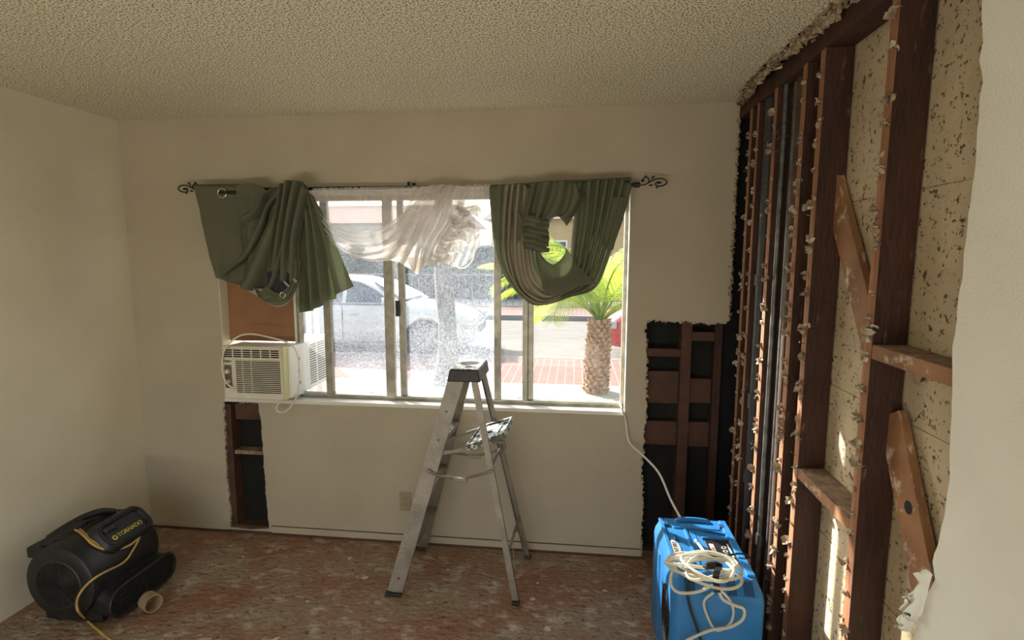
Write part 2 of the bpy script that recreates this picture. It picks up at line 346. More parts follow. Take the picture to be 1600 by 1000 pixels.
# ------------------------------------------------------------ room shell
D, XL, XR, H = 2.904, -2.6045, .787, 2.44
WX0, WX1, WZ0, WZ1 = -2.05, .28, .84, 2.02
mb = MB(); mb.box(-2.8, 1.2, -2.3, D + .2, -.06, 0)
struct(mb.build('floor', 'floor'))
# ceiling with a torn edge along the stripped wall
cl = ragline([(.795, 1.0, H), (.80, 1.25, H), (.775, 1.5, H), (.765, 1.7, H), (.755, 1.95, H), (.745, 2.15, H), (.735, 2.4, H), (.74, 2.6, H), (.775, 2.8, H), (.80, D, H)], .018, .007, 'z')
mb = MB(); mb.prism([(-2.8, -2.3, H), (.795, -2.3, H)] + cl + [(-2.8, D, H)], (0, 0, .014))
ceil = struct(mb.build('ceiling', ['ceiling'])); flakes(cl, (0, 0, -1), 420, .016, 'torn_edge', ceil, out=.014, m='debris')
flakes([p + Vector((.022, 0, -.004)) for p in cl if p.y > 1.4], (0, 0, -1), 700, .02, 'torn_edge', ceil, out=.02, stick=1, m='debris')
mb = MB(); mb.box(-3.0, 1.25, -2.3, 3.12, 2.53, 2.62); struct(mb.build('ceiling_deck', 'brownwood'))
# left wall
mb = MB(); mb.box(XL - .12, XL, -2.2, D + .1, 0, H + .05); struct(mb.build('wall_left', 'wall_side_lit'))
# rear wall behind the photographer, with a wide open doorway added for the fill lamps
mb = MB(); mb.prism([(XL, -1.6, 0), (-2.2, -1.6, 0), (-2.2, -1.6, 2.1), (.4, -1.6, 2.1), (.4, -1.6, 0), (.9, -1.6, 0), (.9, -1.6, H), (XL, -1.6, H)], (0, -.12, 0)); struct(mb.build('wall_rear', 'wall_side_lit'))
# window wall
Q = lambda x, y: U(x, y, 'y', D)
hl = ragline([Q(349, 628), Q(352, 690), Q(354, 740), Q(360, 800), Q(359, 824)], .016, .006, 'y')
hr = ragline([Q(421, 826), Q(417, 790), Q(412, 720), Q(408, 660), Q(403, 629)], .03, .003, 'y')
ht = [Q(403, 629), Q(376, 627)]
holeL = hl + [Q(390, 828)] + hr[:-1] + ht
eR = ragline([Q(1003, 868), Q(1001, 840), Q(1005, 800), Q(1002, 750), Q(1005, 700), Q(1010, 640), Q(1010, 570), Q(1010, 540), Q(1008, 512), Q(1013, 500), Q(1045, 502), Q(1080, 503), Q(1110, 507), (.80, D, 1.345)], .014, .006, 'y')
poly = [(XL, D, 0), (eR[0].x, D, 0)] + eR + [(.80, D, H), (XL, D, H)]
win = [(WX0, D, WZ0), (WX0, D, WZ1), (WX1, D, WZ1), (WX1, D, WZ0)]
mb = MB(); mb.prism(poly, (0, .013, 0), [holeL, win])
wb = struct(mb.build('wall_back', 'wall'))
flakes(hl, (0, -1, 0), 150, .010, 'torn_edge', wb); flakes([Q(376, 628), Q(403, 630)], (0, -1, 0), 30, .010, 'torn_edge', wb); flakes(hr, (0, -1, 0), 40, .006, 'torn_edge', wb)
flakes(eR, (0, -1, 0), 330, .012, 'torn_edge', wb)
flakes([Vector((.797, D, z / 20)) for z in range(27, 49)], (0, -1, 0), 420, .015, 'torn_edge', wb, m='debris')
# window reveals (wall thickness behind the drywall)
OY = 3.06
mb = MB(); mb.box(WX0 - .02, WX0 + .004, D + .001, OY + .025, WZ0, WZ1 - .004); mb.box(WX1 - .004, WX1 + .02, D + .001, OY + .025, WZ0, WZ1 - .004); mb.box(WX0 - .02, WX1 + .02, D + .001, OY + .025, WZ1 - .004, WZ1 + .02)
struct(mb.build('trim_1', 'wall_side_lit'))
mb = MB(); mb.box(WX0, WX1, D - .012, OY, WZ0 - .02, WZ0 + .002); struct(mb.build('trim_2', 'white', bevel=.004))
# exterior wall shell round the opening
mb = MB(); mb.prism([(-3, 3.0, -.3), (1.3, 3.0, -.3), (1.3, 3.0, 2.56), (-3, 3.0, 2.56)], (0, .06, 0), [[(WX0, 3.0, WZ0), (WX0, 3.0, WZ1), (WX1, 3.0, WZ1), (WX1, 3.0, WZ0)]])
struct(mb.build('wall_exterior', 'blackpaper'))
mb = MB(); mb.prism([(-3, 3.06, -.3), (1.3, 3.06, -.3), (1.3, 3.06, 2.62), (-3, 3.06, 2.62)], (0, .02, 0), [[(WX0, 3.06, WZ0), (WX0, 3.06, WZ1), (WX1, 3.06, WZ1), (WX1, 3.06, WZ0)]])
struct(mb.build('wall_stucco', 'stucco_pink'))
# right wall drywall that is still up
rp = [(1536, -30), (1534, 30), (1536, 65), (1530, 95), (1536, 128), (1531, 150), (1525, 250), (1520, 285), (1512, 350), (1506, 395), (1504, 435), (1499, 455), (1495, 500), (1488, 542), (1488, 615), (1484, 698), (1484, 750), (1477, 795), (1468, 838), (1457, 878), (1461, 905), (1438, 945), (1427, 1000), (1425, 1060)]
rl = [U(x, y, 'x', XR) for x, y in rp]; rl = [Vector((XR, rl[0].y, H))] + rl + [Vector((XR, rl[-1].y + .01, 0))]
rl = ragline(rl, .02, .0022, 'x')
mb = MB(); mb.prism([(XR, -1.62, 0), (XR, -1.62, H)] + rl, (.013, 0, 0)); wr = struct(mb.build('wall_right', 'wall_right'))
flakes(rl[len(rl) * 3 // 4:], (-1, 0, 0), 70, .010, 'torn_edge', wr); flakes(rl, (-1, 0, 0), 60, .004, 'torn_edge', wr, out=0)
for k, (pts, wd) in enumerate([([(1461, 900), (1452, 930), (1446, 955), (1436, 975)], .035), ([(1440, 940), (1432, 965), (1426, 990)], .03)]):
    mb = MB(); c = cr([U(x, y, 'x', XR) for x, y in pts], 10); vs = []
    for i, p in enumerate(c):
        for j in range(7):
            a = j / 6; vs.append(p + Vector((-.002 - .022 * a * (1 + .5 * math.sin(i * 2.1 + k)), .004 + wd * .5 * math.sin(a * 2.4) * (1 + .3 * math.sin(i * 3.1)), .006 * math.sin(i * 1.7 + j))))
    mb.faces(vs, [(i * 7 + j, i * 7 + j + 1, (i + 1) * 7 + j + 1, (i + 1) * 7 + j) for i in range(9) for j in range(6)])
    o = mb.build('curled_drywall_paper', 'wall_right', wr, smooth=True); o.modifiers.new('s', 'SOLIDIFY').thickness = .0015
# backing boards beyond the studs
bd = U(1440, 135, 'x', .893)
mb = MB(); x = .893; zs = [0, .70, 1.24, 1.86, 2.44]
for a, b in zip(zs[:-1], zs[1:]): mb.box(x, x + .012, -1.6, 2.19, a + .0015, b - .0015)
mb.box(x + .004, x + .02, -1.6, 2.19, 0, 2.5)
struct(mb.build('wall_right_backing', 'backing'))
mb = MB(); mb.box(x, x + .012, 2.19, 3.0, 0, 2.5); struct(mb.build('wall_right_dark_backing', 'blackpaper'))
mb = MB(); mb.box(x + .02, x + .1, -2.2, 3.05, 0, 2.53); struct(mb.build('wall_right_outer', 'wall_side_lit'))
# low baseboard strip with dark gap below and above
mb = MB(); mb.box(Q(425, 830).x, eR[0].x - .005, D - .008, D, .012, .052); struct(mb.build('baseboard_back', 'wall', bevel=.003))
mb = MB(); mb.box(XL, Q(357, 830).x, D - .006, D, .012, .04); struct(mb.build('baseboard_left', 'wall', bevel=.003))
mb = MB(); mb.box(XL, eR[0].x, D - .009, D + .001, .0, .014); mb.box(Q(425, 830).x, eR[0].x - .005, D - .003, D, .052, .056); struct(mb.build('trim_3', 'brownwood'))

# ------------------------------------------------------------ window frame and glass
WY = 2.99
wroot = struct(bpy.data.objects.new('window_1', None)); link(wroot); wroot.location = (0, WY, WZ0); ORG[wroot.name] = Vector((0, WY, WZ0))
mb = MB(); FX0 = -1.615
mb.box(FX0, WX1, WY - .02, WY + .03, WZ0 + .002, WZ0 + .026); mb.box(FX0, WX1, WY - .02, WY + .03, WZ1 - .03, WZ1)
mb.box(WX1 - .022, WX1 - .004, WY - .02, WY + .03, WZ0, WZ1); mb.box(FX0, FX0 + .014, WY - .02, WY + .03, WZ0, WZ1)
mb.box(FX0, WX1, WY - .026, WY - .02, WZ0 + .002, WZ0 + .012)
mb.build('window_frame', 'alu', wroot, bevel=.002)
for px0, px1, dy in ((510, 521, 0), (605, 619, -.012), (625, 634, .012), (773, 783, -.008), (817, 825, -.012), (825, 833, .010)):
    a, b = U(px0, 560, 'y', WY).x, U(px1, 560, 'y', WY).x
    mb = MB(); mb.box(a, b, WY + dy - .014, WY + dy + .014, WZ0 + .026, WZ1 - .03); mb.build('mullion', 'alu', wroot, bevel=.002)
mb = MB(); a = U(622, 480, 'y', WY); mb.box(a.x - .006, a.x + .012, WY - .03, WY - .005, a.z - .05, a.z + .04); mb.build('window_latch', 'iron', wroot, bevel=.002)
for px0, px1, m in ((478, 511, 'glass_mid'), (521, 606, 'glass_mid'), (619, 626, 'glass_dirty'), (634, 774, 'glass_dirty'), (783, 818, 'glass_clean'), (833, 984, 'glass_clean')):
    a, b = U(px0, 560, 'y', WY).x, U(px1, 560, 'y', WY).x
    mb = MB(); mb.faces([(a, WY + .003, WZ0 + .02), (b, WY + .003, WZ0 + .02), (b, WY + .003, WZ1 - .02), (a, WY + .003, WZ1 - .02)], [(0, 1, 2, 3)])
    # coordinates for the dust follow the wall
    o = mb.build('pane', m, wroot)
    me = o.data; me.transform(Matrix.Translation((0, 0, WZ0))); o.location = (0, 0, -WZ0)
# ------------------------------------------------------------ framing in the holes of the window wall
def board(name, label, cat, x0, x1, y0, y1, z0, z1, m='brownwood', group=None, bevel=.002):
    c = ((x0 + x1) / 2, (y0 + y1) / 2, z0)
    mb = MB(); mb.box(x0, x1, y0, y1, z0, z1); o = mb.build(name, m, None, bevel=bevel, base=c); return tag(o, label, cat, group)
YF, YB = D + .014, 2.999
a = U(1058, 700, 'y', YF).x; b = U(1074, 700, 'y', YF).x
board('wall_stud', 'narrow brown stud in the middle of the hole right of the window', 'stud', a, b, YF, YB - .001, .04, 1.5)
board('wall_stud', 'dark corner stud at the right side of the hole beside the window', 'stud', .735, .775, YF, YB - .001, .04, 2.36, 'stud')
board('wall_stud', 'stud on the left edge of the narrow hole under the air conditioner', 'stud', U(352, 700, 'y', YF).x - .02, U(364, 700, 'y', YF).x, YF, YB - .001, .04, .80)
g = 'blocking boards in the hole right of the window'
for (x0, x1, z0, z1, yy, lab) in ((.33, a, U(1030, 557, 'y', YF).z, U(1030, 545, 'y', YF).z, YF, 'thin short block left of the stud near the top of the right hole'),
        (b, .735, U(1100, 533, 'y', YF).z, U(1100, 519, 'y', YF).z, YF, 'thin block right of the stud at the top of the right hole'),
        (.33, a, U(1030, 630, 'y', YF + .03).z, U(1030, 580, 'y', YF + .03).z, YF + .03, 'wide brown blocking board left of the stud, upper one'),
        (b, .735, U(1100, 630, 'y', YF + .03).z, U(1100, 592, 'y', YF + .03).z, YF + .03, 'wide brown blocking board right of the stud, upper one'),
        (.33, a, U(1030, 695, 'y', YF + .03).z, U(1030, 658, 'y', YF + .03).z, YF + .03, 'wide brown blocking board left of the stud, lower one'),
        (b, .735, U(1100, 698, 'y', YF + .03).z, U(1100, 660, 'y', YF + .03).z, YF + .03, 'wide brown blocking board right of the stud, lower one')):
    board('blocking_board', lab, 'blocking', x0 + .001, x1 - .001, yy, yy + .038, z0, z1, group=g)
board('sill_plate', 'dark bottom plate on the floor of the hole right of the window', 'plate', .30, .775, YF, YB - .001, .002, .039)
board('sill_plate', 'bottom plate at the foot of the narrow hole under the air conditioner', 'plate', -2.12, -1.76, YF, YB - .001, .002, .039)
board('header_block', 'brown block across the top of the narrow hole under the air conditioner', 'blocking', U(364, 650, 'y', YF).x + .002, -1.80, YF + .02, YB - .001, U(380, 657, 'y', YF).z, .80)
board('nailing_strip', 'thin horizontal strip halfway down the narrow hole under the air conditioner', 'strip', U(364, 700, 'y', YF).x + .002, -1.78, YF + .01, YB - .001, U(385, 711, 'y', YF).z, U(385, 705, 'y', YF).z, 'dust_wood')

# ------------------------------------------------------------ stud wall on the right
SX0, SX1 = .80, .889
def scrap_mesh(kind):
    mb = MB(); n = 4 + kind % 3
    for q in range(n):
        c = Vector((random.uniform(-.008, .002), random.uniform(-.009, .009), random.uniform(-.011, .011))); s = random.uniform(.005, .012); vs = []
        d = Vector((-abs(random.gauss(.5, .5)), random.gauss(0, 1), random.gauss(0, 1))).normalized(); u = d.orthogonal().normalized(); v = d.cross(u)
        for k in range(6):
            an = 2 * PI * k / 6; vs.append(c + (u * math.cos(an) + v * math.sin(an)) * s * random.uniform(.5, 1.2) + d * random.uniform(-.004, .004))
        vs.append(c - d * .004); mb.faces(vs, [(k, (k + 1) % 6, 6) for k in range(6)] + [(0, 1, 2, 3, 4, 5)])
    bm = mb.bm; me = bpy.data.meshes.new('drywall_scrap'); bm.to_mesh(me); bm.free(); me.materials.append(M['paper' if kind % 2 else 'gypsum']); return me
SCR = [scrap_mesh(k) for k in range(8)]
def nail_mesh():
    mb = MB(); mb.cyl((0, 0, 0), (-.016, 0, .002), .0012, n=6); mb.cyl((-.016, 0, .002), (-.0175, 0, .002), .004, n=8)
    me = bpy.data.meshes.new('nail'); mb.bm.to_mesh(me); mb.bm.free(); me.materials.append(M['steel']); return me
NAIL = nail_mesh()
def stud(yc, label, scraps, wz=.038, x0=SX0, z0=.041, z1=2.36, nails=4):
    t = thing('wall_stud', label, 'stud', (x0 + .045, yc, z0), 'exposed studs of the stripped right wall')
    mb = MB(); mb.box(x0, SX1, yc - wz / 2, yc + wz / 2, z0, z1)
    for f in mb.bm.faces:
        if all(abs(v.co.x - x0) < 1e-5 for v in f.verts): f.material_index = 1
    bmesh.ops.recalc_face_normals(mb.bm, faces=mb.bm.faces)
    bmesh.ops.subdivide_edges(mb.bm, edges=[e for e in mb.bm.edges if abs(e.verts[0].co.z - e.verts[1].co.z) > .5], cuts=24)
    for v in mb.bm.verts:
        v.co.y += .0025 * noise.noise(Vector((v.co.x * 3, yc * 9, v.co.z * 2)))
    mb.build('timber', ['stud', 'stud_edge'], t, bevel=.0012)
    for k in range(scraps):
        z = z0 + .06 + (z1 - z0 - .1) * (k + random.uniform(0, .8)) / scraps
        o = bpy.data.objects.new('drywall_scrap', SCR[random.randrange(8)]); link(o, t); s = random.uniform(.7, 1.8)
        o.location = (x0 - .001 - (x0 + .045), random.uniform(-.016, .016), z - z0); o.rotation_euler = (random.uniform(0, 6), random.uniform(-.3, .3), 0); o.scale = (s, s, s)
    for k in range(nails):
        o = bpy.data.objects.new('nail', NAIL); link(o, t); o.location = (-.045, random.uniform(-.012, .012), random.uniform(.1, 2.1)); o.rotation_euler = (0, random.uniform(-.6, .6), random.uniform(-.6, .6))
    return t
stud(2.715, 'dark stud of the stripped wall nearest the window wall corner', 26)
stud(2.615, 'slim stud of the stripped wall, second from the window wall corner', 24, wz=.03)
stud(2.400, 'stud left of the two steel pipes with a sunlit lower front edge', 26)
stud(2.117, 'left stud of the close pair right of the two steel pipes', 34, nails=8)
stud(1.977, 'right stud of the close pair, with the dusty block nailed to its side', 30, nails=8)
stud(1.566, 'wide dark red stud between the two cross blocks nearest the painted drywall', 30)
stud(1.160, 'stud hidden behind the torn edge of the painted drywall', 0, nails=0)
mb = MB(); mb.box(.80, SX1, 1.0, D, 0.002, .040); tag(mb.build('sill_plate', 'stud', base=(.84, 2, .002)), 'bottom plate running along the floor under the exposed studs', 'plate')
mb = MB(); mb.box(.80, SX1, 1.0, D, 2.361, 2.398); mb.box(.80, SX1, 1.0, D, 2.40, 2.437)
tag(mb.build('top_plate', 'stud', base=(.84, 2, 2.361), bevel=.002), 'doubled top plate above the exposed studs under the torn ceiling edge', 'plate')
def block(y0, y1, z0, z1, zz0, label):
    t = thing('fire_block', label, 'blocking', (.845, (y0 + y1) / 2, z0), 'flat cross blocks between the studs')
    mb = MB(); mb.hexa([(SX0 + .001, y0, z0), (SX1, y0, z0), (SX1, y1, zz0), (SX0 + .001, y1, zz0), (SX0 + .001, y0, z1), (SX1, y0, z1), (SX1, y1, zz0 + z1 - z0), (SX0 + .001, y1, zz0 + z1 - z0)])
    bmesh.ops.recalc_face_normals(mb.bm, faces=mb.bm.faces); mb.bm.normal_update()
    for f in mb.bm.faces:
        if f.normal.x < -.9: f.material_index = 1
    mb.build('timber', ['dust_wood', 'fir'], t, bevel=.0015); return t
block(1.586, 1.957, .888, .926, .895, 'dusty grey topped block between the second pair stud and the wide dark stud')
block(1.180, 1.546, 1.408, 1.447, 1.408, 'block with a knot running from the wide dark stud under the painted drywall')
def diag(px0, px1, label, x=.872):
    A, B = U(*px0, 'x', x), U(*px1, 'x', x)
    mb = MB(); mb.beam(A, B, .10, .022, side=(1, 0, 0)); return mb, A, B, label
A, B = U(1318, 270, 'x', .872), U(1352, 620, 'x', .872)
A.y, B.y = 1.957, 1.586
A.z, B.z = 1.86, 1.30
A, B = A + (A - B) * .25, B - (B - A) * .04
mb = MB(); mb.beam(A, B, .10, .024, side=(1, 0, 0)); o = mb.build('diagonal_brace', 'fir', base=(A + B) / 2, bevel=.002); tag(o, 'upper diagonal brace board left of the wide dark stud', 'brace', 'diagonal brace boards')
A, B = Vector((.872, 1.546, 1.24)), U(1440, 985, 'x', .872); B.y = 1.30; B.z = .78
t = thing('diagonal_brace', 'lower diagonal brace board with a round bored hole right of the wide dark stud', 'brace', (.872, 1.42, .78), 'diagonal brace boards')
mb = MB(); mb.beam(A + (A - B) * .03, B + (B - A) * .25, .10, .024, side=(1, 0, 0)); mb.build('timber', 'fir', t, bevel=.002)
h = U(1420, 793, 'x', .8605); mb = MB(); mb.cyl(h, h + Vector((-.0013, 0, 0)), .018, n=24); mb.build('bored_hole', 'black', t)
mb = MB(); mb.torus(h, (1, 0, 0), .018, .0016); mb.build('hole_rim', 'fir', t)
# pipes
def pipe(name, x, y, r, z0, z1, m, label, fit=()):
    t = thing(name, label, 'pipe', (x, y, z0), 'pipes in the stripped wall'); mb = MB(); mb.cyl((x, y, z0), (x, y, z1), r, n=20); mb.build('pipe', m, t, smooth='auto')
    for z, h_, rr in fit: mb = MB(); mb.cyl((x, y, z), (x, y, z + h_), rr, n=20); mb.build('coupling', m, t, smooth='auto', bevel=.002)
pipe('drain_pipe', .835, 2.555, .024, .041, 2.36, 'abs', 'thick black drain pipe between the slim stud and the sunlit stud', [(.98, .07, .031), (.62, .06, .031), (1.55, .05, .031)])
pipe('water_pipe', U(1207, 508, 'y', 2.355).x, 2.355, .0105, .041, 2.36, 'steel', 'left of the two thin steel pipes beside the sunlit stud', [(.42, .05, .016)])
pipe('water_pipe', U(1222, 508, 'y', 2.325).x, 2.325, .011, .041, 2.36, 'steel', 'right of the two thin steel pipes beside the sunlit stud')
pipe('vent_pipe', .850, 2.265, .020, .041, 2.36, 'rustpipe', 'rusty brown pipe close behind the steel pipes', [(.20, .12, .027)])
# rag of paper at the corner top, loose torn plaster
mb = MB()
for k in range(10):
    p = U(1195 + random.uniform(-18, 25), 215 + random.uniform(-10, 20), 'x', .792); q = p + Vector((0, -.10 + random.uniform(-.03, .03), random.uniform(-.02, .03)))
    mb.tube([p, p.lerp(q, .5) + Vector((-.01, 0, -.01)), q], .0012, n=4)
tag(mb.build('wire_lath', 'steel', base=(.845, 2.5, 2.0)), 'scrap of wire lath across the studs near the top of the corner', 'lath')

# ------------------------------------------------------------ curtain rod
RY, RZ = 2.824, 2.035
rod = thing('curtain_rod', 'black curtain rod with leafy scroll finials above the window', 'curtain rod', (-.9, RY, RZ))
mb = MB(); mb.cyl((-2.06, RY, RZ + .003), (.315, RY, RZ), .0095, n=16); mb.build('rod', 'iron', rod, smooth='auto')
for s, x0 in ((1, .312), (-1, -2.062)):
    S = lambda px, py: Vector((x0 + s * (px - 165) / 25 * .00365, RY, RZ + (575 - py) / 25 * .00365))
    mb = MB(); mb.cyl((x0 - s * .03, RY, RZ), (x0, RY, RZ), .014, n=16)
    mb.tube(cr([S(165, 575), S(300, 580), S(420, 530), S(490, 440), S(450, 350), S(360, 320), S(280, 380), S(300, 430)], 30), .0035, n=6)
    mb.tube(cr([S(420, 535), S(560, 450), S(700, 390), S(880, 370), S(1020, 410), S(1080, 490), S(1030, 570), S(900, 620), S(780, 625), S(700, 570), S(720, 510), S(800, 480)], 44), .0038, n=6)
    for (cx, cy, lx, ly, an) in ((270, 430, 60, 55, 0), (360, 295, 45, 30, .6), (610, 320, 70, 35, .5), (810, 510, 95, 45, -.1), (545, 590, 70, 32, 0), (750, 670, 40, 28, -.8), (590, 410, 40, 20, .4)):
        c = S(cx, cy); vs = [c + Vector((s * (lx * .00015 * math.cos(a) * math.cos(an) - ly * .00015 * math.sin(a) * math.sin(an)), 0, lx * .00015 * math.cos(a) * math.sin(an) + ly * .00015 * math.sin(a) * math.cos(an))) for a in [2 * PI * k / 10 for k in range(10)]]
        mb.prism([v - Vector((0, .002, 0)) for v in vs], (0, .004, 0))
    mb.build('finial', 'iron', rod, smooth='auto')
for x in (-2.0, -.875, .22):
    mb = MB(); mb.box(x - .010, x + .010, D - .006, D - .001, RZ - .03, RZ + .035); mb.box(x - .005, x + .005, RY - .012, D - .004, RZ - .018, RZ - .010); mb.box(x - .008, x + .008, RY - .016, RY - .010, RZ - .018, RZ + .03)
    mb.build('bracket', 'iron', rod, bevel=.001)

# ------------------------------------------------------------ draped curtains
def sheet(name, rows, nu, nv, m, parent, fold=None, th=.0022, y0=2.80, wob=.002, trans=False):
    rr = []
    for r in rows:
        pts = [U(px, py, 'y', y0) + Vector((0, -dy, 0)) for px, py, dy in r]; rr.append(cr(pts, nu))
    cols = [cr([r[i] for r in rr], nv) for i in range(nu)]
    mb = MB(); vs = []
    for i in range(nu):
        for j in range(nv):
            p = cols[i][j].copy(); u, v = i / (nu - 1), j / (nv - 1)
            if fold: p = p + Vector((0, -fold(u, v), 0))
            p.y -= wob * noise.noise(p * 22) * 2 + wob * noise.noise(p * 60); vs.append(p)
    mb.faces(vs, [(i * nv + j, i * nv + j + 1, (i + 1) * nv + j + 1, (i + 1) * nv + j) for i in range(nu - 1) for j in range(nv - 1)])
    o = mb.build(name, m, parent, smooth=True)
    if th: s = o.modifiers.new('thickness', 'SOLIDIFY'); s.thickness = th
    return o
def sg(x, p=.7): s = math.sin(x); return math.copysign(abs(s) ** p, s)
# --- left curtain
lc = thing('green_curtain', 'sage green grommet curtain knotted up over the left end of the rod', 'curtain', (U(420, 450, 'y', 2.80).x, 2.80, U(420, 450, 'y', 2.80).z), 'green curtains thrown over the rod')
sheet('front_panel', [[(309, 291, .03), (345, 292, .035), (378, 292, .03), (412, 291, .03)], [(322, 345, .03), (350, 348, .04), (380, 345, .02), (415, 345, .02)], [(334, 395, .035), (356, 400, .05), (382, 400, .03), (420, 400, .02)], [(345, 433, .03), (362, 438, .05), (388, 438, .05), (425, 432, .03)]], 40, 46, 'curtain', lc,
      lambda u, v: .014 * math.sin(u * 9 + v * 2) * v + .010 * sg(u * 17 + v * 6, .9) * v * v)
sheet('top_wrap', [[(309, 291, .03), (345, 291, .035), (380, 291, .03)], [(308, 288, 0), (345, 288, 0), (380, 288, 0)], [(309, 295, -.04), (345, 294, -.04), (380, 294, -.04)]], 20, 8, 'curtain', lc)
sheet('second_panel', [[(379, 291, .05), (395, 289, .055), (412, 291, .045), (425, 305, .03)], [(380, 330, .045), (396, 330, .06), (415, 332, .045), (430, 335, .03)], [(386, 380, .05), (400, 380, .06), (420, 382, .045), (436, 385, .03)], [(392, 428, .05), (405, 430, .06), (424, 432, .05), (440, 430, .04)]], 30, 40, 'curtain', lc,
      lambda u, v: .014 * sg(u * 12 + 1 + v * 3) * (.4 + v))
# broad fan of diagonal folds from the gather down to the left
fan = []
ap = [(445, 290), (452, 287), (460, 285), (468, 285), (476, 286), (483, 289), (487, 296), (488, 306)]
ends = [(396, 335), (388, 372), (386, 412), (352, 436), (378, 446), (402, 452), (420, 462), (432, 466)]
for k, (a, e) in enumerate(zip(ap, ends)):
    mx, my = (a[0] * .45 + e[0] * .55), (a[1] * .5 + e[1] * .5)
    fan.append([(a[0], a[1], .03 + .002 * k), (a[0] * .7 + e[0] * .3 - 2, a[1] * .72 + e[1] * .28, .065), (mx + 6, my + 8, .075), (a[0] * .2 + e[0] * .8 + 6, a[1] * .2 + e[1] * .8 + 8, .07), (e[0], e[1], .05)])
sheet('diagonal_folds', fan, 50, 90, 'curtain', lc, lambda u, v: (.022 + .030 * u) * sg(v * 22 + 1.8 * math.sin(u * 3) + 1.2 * math.sin(v * 7), .85) * min(1, .35 + u * 2))
sheet('gather_band', [[(447, 292, .06), (458, 286, .075), (470, 285, .08), (483, 288, .07), (489, 302, .06)], [(449, 325, .09), (459, 318, .10), (469, 316, .10), (480, 320, .09), (487, 330, .07)], [(440, 380, .095), (450, 378, .105), (461, 378, .105), (471, 380, .095), (480, 384, .07)], [(433, 422, .085), (443, 428, .095), (455, 438, .095), (468, 440, .085), (478, 436, .06)]], 90, 50, 'curtain', lc,
      lambda u, v: .023 * (1 - .8 * v ** 4) * sg(u * 24 + 2 * math.sin(v * 2), .8))
# pouch: the looped hem of the left curtain with dark lining showing
sheet('dark_lining', [[(432, 425, .085), (450, 420, .09), (468, 428, .085)], [(433, 445, .09), (450, 447, .095), (466, 448, .09)], [(436, 458, .09), (450, 462, .095), (463, 459, .09)]], 16, 16, 'darklining', lc)
sheet('looped_hem', [[(410, 448, .07), (420, 456, .085), (433, 446, .10), (450, 456, .105), (467, 445, .10), (469, 425, .09), (463, 405, .08)], [(412, 456, .07), (424, 465, .085), (440, 461, .11), (453, 466, .11), (466, 458, .10), (476, 430, .09), (473, 405, .08)], [(420, 466, .06), (432, 471, .075), (447, 474, .09), (458, 472, .09), (469, 462, .085), (479, 432, .08), (480, 405, .07)]], 60, 24, 'curtain', lc,
      lambda u, v: .006 * math.sin(v * 16))
sheet('pale_lining', [[(388, 444, .055), (405, 449, .06), (424, 450, .06)], [(392, 449, .055), (408, 457, .065), (426, 458, .06)], [(398, 453, .05), (414, 461, .06), (428, 464, .055)]], 14, 12, 'lining', lc)
sheet('white_piping', [[(432, 470, .085), (444, 475, .09), (458, 473, .09), (468, 463, .085)], [(432, 471.5, .08), (444, 476.5, .085), (458, 474.5, .085), (469, 464.5, .08)]], 20, 4, 'lining', lc)
c = U(442, 461, 'y', 2.69); mb = MB()
for (dx, dz, wx, wz) in ((-.013, 0, .003, .024), (.013, 0, .003, .024), (0, .012, .026, .003), (0, -.012, .026, .003)): mb.box(c.x + dx - wx / 2, c.x + dx + wx / 2, c.y - .003, c.y + .003, c.z + dz - wz / 2, c.z + dz + wz / 2)
bmesh.ops.rotate(mb.bm, verts=mb.bm.verts, cent=c, matrix=Matrix.Rotation(.45, 3, 'Y')); o = mb.build('buckle', 'chrome', lc, bevel=.001); o['label'] = 'small bright square buckle'
for px, py in ((448, 444), (461, 438)):
    c = U(px, py, 'y', 2.695); mb = MB(); mb.box(c.x - .019 if px < 450 else c.x - .012, c.x + .019 if px < 450 else c.x + .012, c.y - .0015, c.y, c.z - .006, c.z + .006)
    bmesh.ops.rotate(mb.bm, verts=mb.bm.verts, cent=c, matrix=Matrix.Rotation(.8, 3, 'Y')); o = mb.build('care_label', 'lining', lc); o['label'] = 'small pale sewn label'
# tail that hangs right of the gather
sheet('hanging_tail', [[(476, 312, .04), (480, 306, .045), (485, 304, .05), (490, 303, .045), (495, 308, .04)], [(478, 350, .04), (486, 348, .05), (496, 346, .055), (505, 345, .05), (513, 344, .04)], [(476, 410, .04), (490, 410, .05), (505, 408, .06), (519, 404, .055), (534, 398, .04)], [(478, 486, .04), (494, 484, .05), (512, 474, .06), (530, 464, .055), (553, 447, .04)]], 110, 60, 'curtain', lc,
      lambda u, v: (.006 + .036 * v) * sg(u * 24 + .5 + .4 * math.sin(v * 4), .9) + .006 * v * math.sin(u * 61))
c = U(347, 302, 'y', 2.762); mb = MB(); mb.torus(c, (0, 1, 0), .024, .0035); o = mb.build('grommet', 'chrome', lc, smooth=True); o['label'] = 'silver grommet ring'
mb = MB(); a = U(343, 301, 'y', 2.758); mb.cyl(a, Vector((U(380, 301, 'y', 2.758).x, a.y, a.z)), .0085, n=14); mb.build('rod_sleeve', 'iron', lc, smooth='auto')
